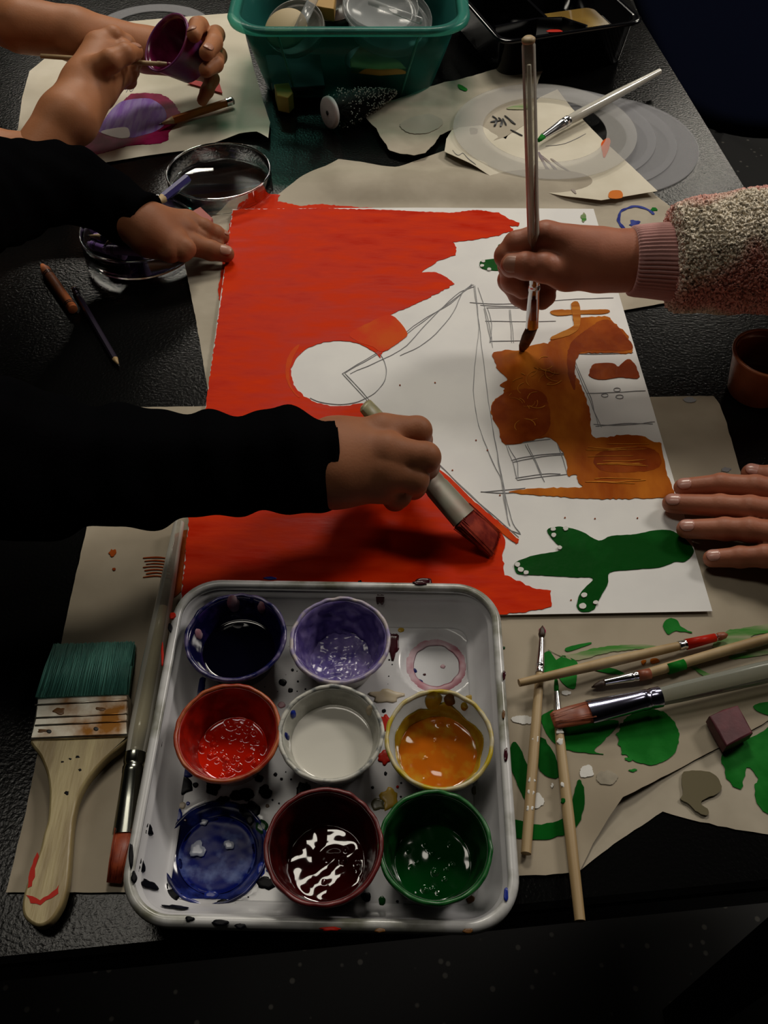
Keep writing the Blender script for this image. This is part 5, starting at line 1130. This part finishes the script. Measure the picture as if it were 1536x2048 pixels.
# ------------------------------------------------------------------ black palette box at the top
HP = .045
blk = mat('glossy_black_plastic', (.002, .002, .003), .12, spec=.5)
pc = [P(1042, 78, HP), P(1279, 42, HP)]
xd = (pc[1]-pc[0]).normalized(); yd = Vector((-xd.y, xd.x, 0)); wd_ = (pc[1]-pc[0]).length
lft = (P(962, 0, HP)-pc[0]); yd = (yd*1.0).normalized()
pal = thing('black_palette', (pc[0].x+xd.x*wd_/2, pc[0].y+.06, TT), 'glossy black compartment tray with muddy yellow water, at the top', 'palette')
orgp = pc[0]-xd*.020
wd_ += .020+.006; dp_ = .15
def PL(x, y, z): v = orgp+xd*x+yd*y; return Vector((v.x, v.y, TT+z))
def ploop(off, z, x0=0, x1=None, y0=0, y1=None, r=.014, n=8):
    x1 = wd_ if x1 is None else x1; y1 = dp_ if y1 is None else y1
    return [PL(x, y, z) for x, y in srect((x0+x1)/2, (y0+y1)/2, (x1-x0)/2+off, (y1-y0)/2+off, r, n)]
vs, fs = loops([ploop(-.010, .0006), ploop(-.009, .0012), ploop(-.0045, HP-.004), ploop(.001, HP-.0035), ploop(.0015, HP-.001), ploop(0, HP), ploop(-.004, HP-.0006), ploop(-.0055, HP-.003), ploop(-.011, .004)])
m_ = len(vs)//9; fs += [tuple(reversed(range(m_))), tuple(8*m_+i for i in range(m_))]
fixn(obj('palette_box', vs, fs, blk, pal))
def pwall(x0, y0, x1, y1): 
    a = PL(x0, y0, 0); b2 = PL(x1, y1, 0); v, f = boxv(a, b2, .003, TT+.004, TT+HP-.0015); obj('divider', v, f, blk, pal, smooth=False)
pwall(.008, .036, wd_*.36, .040); pwall(wd_*.36, .040, wd_*.52, .034); pwall(wd_*.52, .034, wd_*.62, .010); pwall(wd_*.42, .040, wd_*.40, dp_-.008)
vs, fs = loops([ploop(0, HP-.021, wd_*.44, wd_-.013, .014, .085, .010), ploop(0, HP-.0195, wd_*.44, wd_-.013, .014, .085, .010)]); m_ = len(vs)//2; fs += [tuple(reversed(range(m_))), tuple(m_+i for i in range(m_))]
fixn(obj('muddy_yellow_water', vs, fs, mat('muddy_yellow_water', (.27, .17, .035), .12, col2=(.20, .12, .03), vscale=30), pal))
lens_blob('red_paint_streak', 1108, 62, 16, 3, HP+.0002, SPL['r'], pal, 3, h=.0003)

# ================================================================== PEOPLE
def hand_joints(fs): return [[(J(x, y, z), r/100) for x, y, z, r in f] for f in fs]
TORSO = lambda x, y, z, r1_, r2_: [(Vector((x, y, TT+z-.32)), Vector((x, y, TT+z)), r1_, r2_)]
def person(label, loc):
    return thing('person', loc, label, 'person')

# ---- the child in black on the left: right fist with the flat brush, left hand holding the paper down
wR = J(665, 925, 6.2); eR = J(60, 935, 10.5)
coreR = [(J(590, 925, 6.6), J(672, 900, 6.2), .0180, .0180), (J(590, 930, 6.6), J(672, 950, 6.0), .0175, .0185),
         (J(672, 895, 6.2), J(765, 868, 6.6), .0165, .0108), (J(672, 915, 6.3), J(775, 905, 6.9), .0165, .0110), (J(672, 935, 6.2), J(768, 942, 6.3), .0165, .0108), (J(675, 955, 5.8), J(752, 968, 5.6), .0155, .0105),
         (J(690, 900, 4.6), J(760, 925, 3.8), .014, .012)]
fR = hand_joints([[(765, 862, 6.8, 1.02), (834, 862, 6.4, .84), (838, 880, 4.4, .78), (806, 885, 3.2, .70)],
                  [(775, 905, 7.0, 1.05), (850, 915, 6.6, .86), (851, 932, 4.4, .80), (818, 935, 3.0, .70)],
                  [(768, 942, 6.4, 1.02), (828, 958, 5.8, .82), (826, 972, 4.0, .76), (800, 965, 2.8, .66)],
                  [(752, 968, 5.6, .95), (796, 990, 4.6, .74), (790, 998, 3.2, .68), (770, 985, 2.4, .60)],
                  [(700, 880, 4.4, 1.15), (750, 872, 3.6, .95), (795, 880, 3.0, .84), (815, 900, 2.8, .70)]])
mR = body_part(coreR, fR, k=.0040, kc=.0085, h=.0012)
coreL = [(J(252, 428, 4.2), J(300, 452, 3.6), .0155, .0168), (J(262, 442, 4.1), J(300, 468, 3.4), .0160, .0160),
         (J(302, 446, 3.5), J(374, 444, 2.7), .0145, .0090), (J(302, 458, 3.5), J(366, 462, 2.7), .0145, .0095), (J(302, 470, 3.2), J(350, 486, 2.8), .0140, .0095), (J(305, 476, 3.2), J(338, 496, 2.8), .0130, .0085)]
fL = hand_joints([[(374, 444, 2.7, .90), (408, 458, 2.2, .76), (430, 468, 1.5, .70), (444, 474, 1.1, .60)],
                  [(366, 460, 2.7, .92), (400, 474, 1.9, .74), (420, 484, 1.2, .66), (434, 489, .95, .58)],
                  [(352, 484, 2.7, .9), (372, 498, 2.6, .72), (366, 505, 2.5, .66), (350, 503, 2.6, .6)],
                  [(338, 494, 2.8, .85), (342, 506, 2.6, .68), (332, 506, 2.6, .62)],
                  [(340, 480, 2.6, 1.05), (385, 490, 2.0, .84), (422, 501, 1.45, .76), (452, 508, 1.15, .66)]])
mL = body_part(coreL, fL, k=.0035, kc=.008, h=.0012)
sh_x = -.52
armc = [(J(590, 925, 6.5), J(300, 935, 7.6), .0195, .020), (J(300, 935, 7.6), J(60, 930, 9.5), .020, .024), (J(60, 930, 9.5), Vector((sh_x+.02, .36, TT+.27)), .024, .036), (J(250, 425, 4.3), J(130, 364, 6.7), .016, .017), (J(130, 364, 6.7), J(-20, 385, 9.5), .018, .022), (J(-20, 385, 9.5), Vector((sh_x+.02, .60, TT+.27)), .022, .036),
        (Vector((sh_x, .36, TT+.27)), Vector((sh_x, .60, TT+.27)), .05, .05), (Vector((sh_x, .48, TT-.25)), Vector((sh_x, .48, TT+.2)), .10, .10)]
pts_ = [q for a, b2, ra, rb in armc for q in (a, b2)]
def sdf_fn(cones, k):
    def fn(X):
        d = None
        for a, b2, ra, rb in cones:
            q = d_cone(X, a, b2, ra, rb); d = q if d is None else smin(d, q, k)
        return d
    lo = [min(min(a[i]-ra, b2[i]-rb) for a, b2, ra, rb in cones)-.01 for i in range(3)]; hi = [max(max(a[i]+ra, b2[i]+rb) for a, b2, ra, rb in cones)+.01 for i in range(3)]
    return fn, lo, hi
f_, lo, hi = sdf_fn(armc, .02); core_body = surf_nets(f_, lo, hi, .009)
pB = person('person in a black long-sleeved top gripping the flat brush and holding the painting down', (sh_x, .48, TT-.5))
vs, fs = join_meshes([mR, mL, core_body]); body = obj('body', vs, fs, M['skin_d'], pB)
for f, up in ((fL[4], (0, -.3, 1)), (fL[0], (0, .1, 1))):
    nail(f[-1][0], f[-2][0], up, f[-1][1], M['nail_d'], body)
cutR = (J(668, 925, 6.0), (J(668, 925, 6.0)-J(560, 928, 6.4)))
cutL = (J(293, 452, 3.5), (J(300, 456, 3.5)-J(250, 430, 3.9)))
sleeveR = [(J(690, 925, 6.0), J(560, 922, 6.6), .0262, .0265), (J(560, 922, 6.6), J(300, 935, 7.6), .0265, .0290), (J(300, 935, 7.6), J(60, 930, 9.5), .0290, .036), (J(60, 930, 9.5), J(-150, 900, 13), .036, .045)]
sleeveL = [(J(318, 463, 3.2), J(250, 424, 4.3), .0205, .0215), (J(250, 424, 4.3), J(130, 364, 6.7), .0215, .0265), (J(130, 364, 6.7), J(-20, 385, 9.5), .0270, .034), (J(-20, 385, 9.5), J(-160, 420, 13), .034, .045)]
g1 = cloth_sdf(sleeveR, [cutR], fold=.0030, fs=70, h=.0022, kc=.012, seed=1)
g2 = cloth_sdf(sleeveL, [cutL], fold=.0030, fs=75, h=.0022, kc=.012, seed=2)
g3 = cloth_sdf([(J(-80, 915, 11.5), Vector((sh_x+.02, .36, TT+.27)), .042, .06), (J(-80, 385, 10), Vector((sh_x+.02, .60, TT+.27)), .040, .06), (Vector((sh_x, .36, TT+.27)), Vector((sh_x, .60, TT+.27)), .075, .075), (Vector((sh_x-.02, .48, TT-.3)), Vector((sh_x, .48, TT+.2)), .12, .12)], None, fold=.004, fs=30, h=.008, kc=.03)
vs, fs = join_meshes([g1, g2, g3]); obj('black_sweater', vs, fs, M['black_cloth'], pB)

# ---- the child on the right in pink and cream fleece
def D(x, y, dy, r): return (VB(x, y, dy), r/100)
def Dv(x, y, dy): return VB(x, y, dy)
coreD = [(Dv(1345, 522, .0), Dv(1232, 525, .0), .0215, .0185), (Dv(1345, 505, .01), Dv(1235, 512, .006), .0200, .0150), (Dv(1232, 522, .0), Dv(1185, 520, -.002), .0178, .0178),
         (Dv(1190, 500, .006), Dv(1092, 474, .004), .0145, .0100), (Dv(1190, 515, .002), Dv(1098, 495, .010), .0150, .0105), (Dv(1190, 528, .004), Dv(1105, 520, .014), .0150, .0105), (Dv(1190, 540, .006), Dv(1120, 545, .016), .0140, .0098),
         (Dv(1195, 535, -.004), Dv(1130, 545, -.008), .0135, .0115), (Dv(1140, 510, .0), Dv(1100, 520, .006), .014, .012)]
fD = [[D(1090, 474, .006, 1.02), D(1034, 490, .006, .88), D(1014, 512, .003, .80), D(1022, 534, -.002, .70)],
      [D(1098, 500, .014, 1.0), D(1022, 530, .014, .86), D(1026, 562, .010, .80), D(1046, 578, .008, .70)],
      [D(1105, 520, .018, .98), D(1020, 560, .018, .82), D(1040, 590, .014, .76), D(1052, 603, .012, .66)],
      [D(1120, 545, .020, .92), D(1086, 572, .018, .76), D(1090, 592, .012, .70), D(1084, 603, .010, .60)],
      [D(1135, 545, -.008, 1.2), D(1088, 535, -.0125, .95), D(1052, 532, -.0125, .86), D(1024, 530, -.0100, .76)]]
mD = body_part(coreD, fD, k=.0035, kc=.0075, h=.0012)
coreE = [(J(1790, 1070, 3.6), J(1700, 1060, 2.9), .0200, .0175), (J(1790, 1050, 3.6), J(1700, 1040, 2.9), .0190, .0165),
         (J(1700, 1030, 2.9), J(1596, 990, 2.4), .0140, .0092), (J(1700, 1045, 2.9), J(1592, 1030, 2.5), .0145, .0096), (J(1700, 1060, 2.8), J(1592, 1074, 2.3), .0145, .0094), (J(1700, 1075, 2.6), J(1600, 1112, 1.9), .0135, .0088), (J(1690, 1020, 2.4), J(1640, 985, 1.9), .013, .011)]
fE = hand_joints([[(1596, 990, 2.4, .88), (1510, 974, 2.15, .72), (1442, 969, 1.65, .68), (1366, 975, 1.15, .58)],
                  [(1592, 1030, 2.5, .92), (1500, 1016, 2.25, .74), (1440, 1012, 1.75, .70), (1344, 1007, 1.15, .60)],
                  [(1592, 1074, 2.3, .90), (1500, 1060, 2.1, .72), (1450, 1058, 1.65, .68), (1372, 1058, 1.15, .58)],
                  [(1600, 1112, 1.9, .82), (1530, 1112, 1.75, .66), (1480, 1114, 1.35, .62), (1424, 1117, 1.00, .53)],
                  [(1650, 990, 2.0, 1.1), (1590, 968, 1.7, .84), (1540, 956, 1.45, .76), (1502, 947, 1.3, .62)]])
mE = body_part(coreE, fE, k=.0045, kc=.008, h=.0011)
PX = .62
armE = [(J(1790, 1060, 3.6), Vector((.46, .32, TT+.07)), .021, .028), (Vector((.46, .32, TT+.07)), Vector((PX-.02, .34, TT+.27)), .028, .036), (VB(1345, 515), Vector((.44, .56, TT+.10)), .021, .028), (Vector((.44, .56, TT+.10)), Vector((PX-.02, .60, TT+.27)), .028, .036),
        (Vector((PX, .36, TT+.27)), Vector((PX, .60, TT+.27)), .05, .05), (Vector((PX, .48, TT-.25)), Vector((PX, .48, TT+.2)), .10, .10)]
f_, lo, hi = sdf_fn(armE, .02); core_body = surf_nets(f_, lo, hi, .009)
pD = person('person in pink and cream fleece holding the tall clear brush, other palm flat', (PX, .48, TT-.5))
vs, fs = join_meshes([mD, mE, core_body]); body = obj('body', vs, fs, M['skin_p'], pD)
nail(fD[4][-1][0], fD[4][-2][0], (0, -.75, .65), fD[4][-1][1], M['nail_d'], body)
for f in fE: nail(f[-1][0], f[-2][0], (0, -.12, 1), f[-1][1], M['nail'], body)
# ribbed cuff
ca, cb, cc2 = VB(1262, 522), VB(1300, 522), VB(1352, 524)
pts = [ca.lerp(cb, k/4) for k in range(5)]+[cb.lerp(cc2, k/4) for k in range(1, 5)]
rad = [.0225, .0232, .0235, .0238, .0242, .0246, .0250, .0254, .0256]
pin = list(reversed(pts)); allp = pts+[p for p in pin]
def cuffloft():
    vs = []; n = 220; secs = []
    a_, s_, u_ = basis(cc2-ca, (0, -.35, 1))
    lst = [(p, r, .0006) for p, r in zip(pts, rad)]
    lst = [(pts[0]-a_*.0005, rad[0]-.0015, .0002)]+lst
    inn = [(p, r-.0028, 0) for p, r in zip(reversed(pts), reversed(rad))]
    for p, r, am in lst+inn:
        for i in range(n):
            t = 2*math.pi*i/n; q = r+am*math.sin(55*t)
            vs.append(p+s_*(q*math.cos(t))+u_*(q*.93*math.sin(t)))
    m_ = len(lst+inn); fs = [(k*n+i, k*n+(i+1) % n, ((k+1) % m_)*n+(i+1) % n, ((k+1) % m_)*n+i) for k in range(m_) for i in range(n)]
    return vs, fs
sw = obj('fleece_sweater', *cloth_sdf([(VB(1310, 522), VB(1420, 510), .0290, .0325), (VB(1420, 510), VB(1570, 500), .0325, .036), (VB(1570, 500), Vector((.44, .56, TT+.10)), .036, .045), (Vector((.44, .56, TT+.10)), Vector((PX-.02, .60, TT+.27)), .045, .06),
      (J(1930, 1060, 4.4), Vector((.46, .32, TT+.07)), .032, .045), (Vector((.46, .32, TT+.07)), Vector((PX-.02, .36, TT+.27)), .045, .06), (Vector((PX, .36, TT+.27)), Vector((PX, .60, TT+.27)), .075, .075), (Vector((PX+.01, .48, TT-.3)), Vector((PX, .48, TT+.2)), .13, .13)], [(VB(1342, 522), VB(1300, 524)-VB(1342, 522))], fold=.0018, fs=60, h=.005, kc=.02), M['fleece'], pD)
v, f = cuffloft(); fixn(obj('ribbed_cuff', v, f, M['pink_knit'], pD))
ca, cc2 = J(1735, 1060, 3.2), J(1850, 1060, 3.8); pts = [ca.lerp(cc2, k/8) for k in range(9)]; rad = [r+.0005 for r in rad]
v, f = cuffloft(); fixn(obj('ribbed_cuff', v, f, M['pink_knit'], pD))
# curly fleece loops over the sleeve that is in view
rnd = random.Random(3); me = sw.data; off = wloc(sw)
cand = [(p.center+off, p.normal.copy(), p.area) for p in me.polygons if (p.center+off).x < .34 and (p.center+off).z > TT-.02]
tot = sum(c_[2] for c_ in cand); mb = MB(); NT = 24000
for c_, nn, ar in cand:
    k = NT*ar/tot; k = int(k)+(rnd.random() < k-int(k))
    for _ in range(k):
        a_, s_, u_ = basis(nn, (rnd.uniform(-1, 1), rnd.uniform(-1, 1), rnd.uniform(-1, 1)))
        o = c_+s_*rnd.uniform(-.003, .003)+u_*rnd.uniform(-.003, .003)-nn*.0008; R_ = rnd.uniform(.0007, .0013); w_ = rnd.uniform(.0009, .0014); ph = rnd.uniform(0, 6.28)
        vs = []
        for q in range(4):
            t = q*1.25; p = o+nn*(R_*1.3*math.sin(t*.8)+.0003)+s_*(R_*math.cos(t+ph)*.9)+u_*(R_*math.sin(t+ph)*.9)
            for b2 in (0, 2.09, 4.19): vs.append(p+s_*(w_*math.cos(b2))+nn*(w_*math.sin(b2)))
        fs = [(q*3+i, q*3+(i+1) % 3, q*3+3+(i+1) % 3, q*3+3+i) for q in range(3) for i in range(3)]+[(2, 1, 0), (9, 10, 11)]
        mb.add(vs, fs)
tag(mb.build('fleece_curls', M['fleece'], sw), kind='stuff')

# ---- the child at the upper left with bare arms: left hand holds the purple cup, right hand a thin brush
cupc = P(331, 84, .078); cupb = P(389, 128, .052)
cax = (cupb-cupc).normalized()
coreA = [(J(40, 50, 8.5), J(150, 68, 7.4), .0235, .0215), (J(150, 68, 7.4), J(290, 92, 5.6), .0215, .0165), (J(160, 85, 7), J(290, 105, 5.2), .018, .0155),
         (J(290, 92, 5.4), J(395, 78, 4.8), .0150, .0105), (J(290, 98, 5.2), J(412, 92, 4.4), .0150, .0105), (J(292, 106, 4.8), J(412, 118, 3.8), .0145, .0100), (J(292, 112, 4.4), J(400, 140, 3.2), .0140, .0095)]
fA = hand_joints([[(395, 78, 5.0, .95), (400, 52, 6.6, .78), (394, 52, 8.2, .72), (388, 70, 8.8, .64)],
                  [(412, 92, 4.6, .95), (432, 70, 5.8, .80), (428, 86, 7.4, .74), (413, 106, 7.8, .66)],
                  [(412, 118, 4.0, .92), (436, 112, 5.0, .80), (430, 128, 6.2, .72), (412, 140, 6.4, .64)],
                  [(400, 140, 3.4, .85), (424, 158, 3.6, .66), (414, 182, 3.0, .60), (405, 200, 2.4, .52)],
                  [(310, 108, 5.0, 1.0), (345, 118, 4.6, .84), (385, 122, 4.4, .76), (400, 118, 4.4, .66)]])
mA = body_part(coreA, fA, k=.0035, kc=.0075, h=.0013)
coreB = [(J(75, 315, 3.4), J(130, 235, 5.2), .0215, .0215), (J(130, 235, 5.2), J(172, 172, 5.8), .0215, .0200), (J(150, 240, 5.0), J(190, 175, 5.4), .0200, .0175),
         (J(168, 165, 6.2), J(196, 92, 7.4), .0180, .0120), (J(182, 165, 6.0), J(212, 108, 7.0), .0180, .0125), (J(190, 170, 5.6), J(228, 132, 6.0), .0170, .0120), (J(196, 175, 5.2), J(236, 152, 5.2), .0160, .0110)]
fB = hand_joints([[(196, 92, 7.5, 1.12), (226, 74, 7.8, .92), (252, 88, 7.0, .80), (268, 106, 6.2, .68)],
                  [(212, 108, 7.0, 1.1), (246, 100, 7.0, .88), (262, 116, 6.0, .78), (270, 126, 5.4, .66)],
                  [(228, 132, 6.0, 1.0), (256, 126, 5.8, .80), (262, 142, 4.8, .72), (256, 152, 4.2, .62)],
                  [(236, 152, 5.2, .95), (258, 150, 4.8, .72), (258, 162, 4.0, .66), (248, 166, 3.6, .58)],
                  [(190, 140, 7.2, 1.15), (222, 122, 7.9, .95), (250, 108, 8.0, .84), (270, 104, 7.4, .72)]])
mB_ = body_part(coreB, fB, k=.0035, kc=.008, h=.0013)
AX = -.63
armA = [(J(40, 50, 8.5), Vector((AX+.03, 1.02, TT+.12)), .024, .030), (Vector((AX+.03, 1.02, TT+.12)), Vector((AX, 1.0, TT+.28)), .030, .036), (J(75, 315, 3.4), J(-20, 330, 3.0), .0215, .024), (J(-20, 330, 3.0), Vector((AX, .80, TT+.28)), .024, .036),
        (Vector((AX, .80, TT+.28)), Vector((AX, 1.0, TT+.28)), .05, .05), (Vector((AX, .9, TT-.25)), Vector((AX, .9, TT+.2)), .10, .10)]
f_, lo, hi = sdf_fn(armA, .02); core_body = surf_nets(f_, lo, hi, .009)
pA_ = person('person with bare forearms dipping a thin brush into a purple cup at the upper left', (AX, .9, TT-.5))
vs, fs = join_meshes([mA, mB_, core_body]); body = obj('body', vs, fs, M['skin'], pA_)
nail(fA[0][-1][0], fA[0][-2][0], (-.2, -.6, .9), fA[0][-1][1], M['nail_d'], body); nail(fA[1][-1][0], fA[1][-2][0], (.3, -.5, .9), fA[1][-1][1], M['nail_d'], body)
nail(fB[4][-1][0], fB[4][-2][0], (.1, -.3, 1), fB[4][-1][1], M['nail_d'], body)
obj('grey_shirt', *cloth_sdf([(Vector((AX+.04, 1.02, TT+.16)), Vector((AX, 1.0, TT+.28)), .048, .06), (Vector((AX+.05, .80, TT+.14)), Vector((AX, .80, TT+.28)), .045, .06), (Vector((AX, .80, TT+.28)), Vector((AX, 1.0, TT+.28)), .075, .075), (Vector((AX-.01, .9, TT-.3)), Vector((AX, .9, TT+.2)), .13, .13)], None, fold=.004, fs=30, h=.009, kc=.03), M['grey_cloth'], pA_)
pur = mat('purple_smeared_plastic', (.17, .05, .20), .3, col2=(.18, .01, .05), vscale=45, lo=.4, hi=.62); puri = mat('dark_magenta_inner', (.09, .003, .03), .2, col2=(.16, .01, .06), vscale=60)
Hc = (cupb-cupc).length; open_cup(cupb, .0262, .0185, Hc, pur, puri, 'purple_cup', 'purple paint cup held tilted in the left hand of the bare-armed child', 'paint cup', ax=tuple(-cax), up=(0, 0, 1))
lens = None
brush('thin_brush', 'thin wooden brush dipping into the tilted purple cup', P(346, 128, .066), P(334, 128, .066), P(318, 128, .0665), P(82, 112, .070), (.0016, .0016), .0022, (M['wood'], M['wood'], puri), fibres=0, hprof=[(0, .9, .9), (.3, 1, 1), (1, .9, .9)])
#PART6
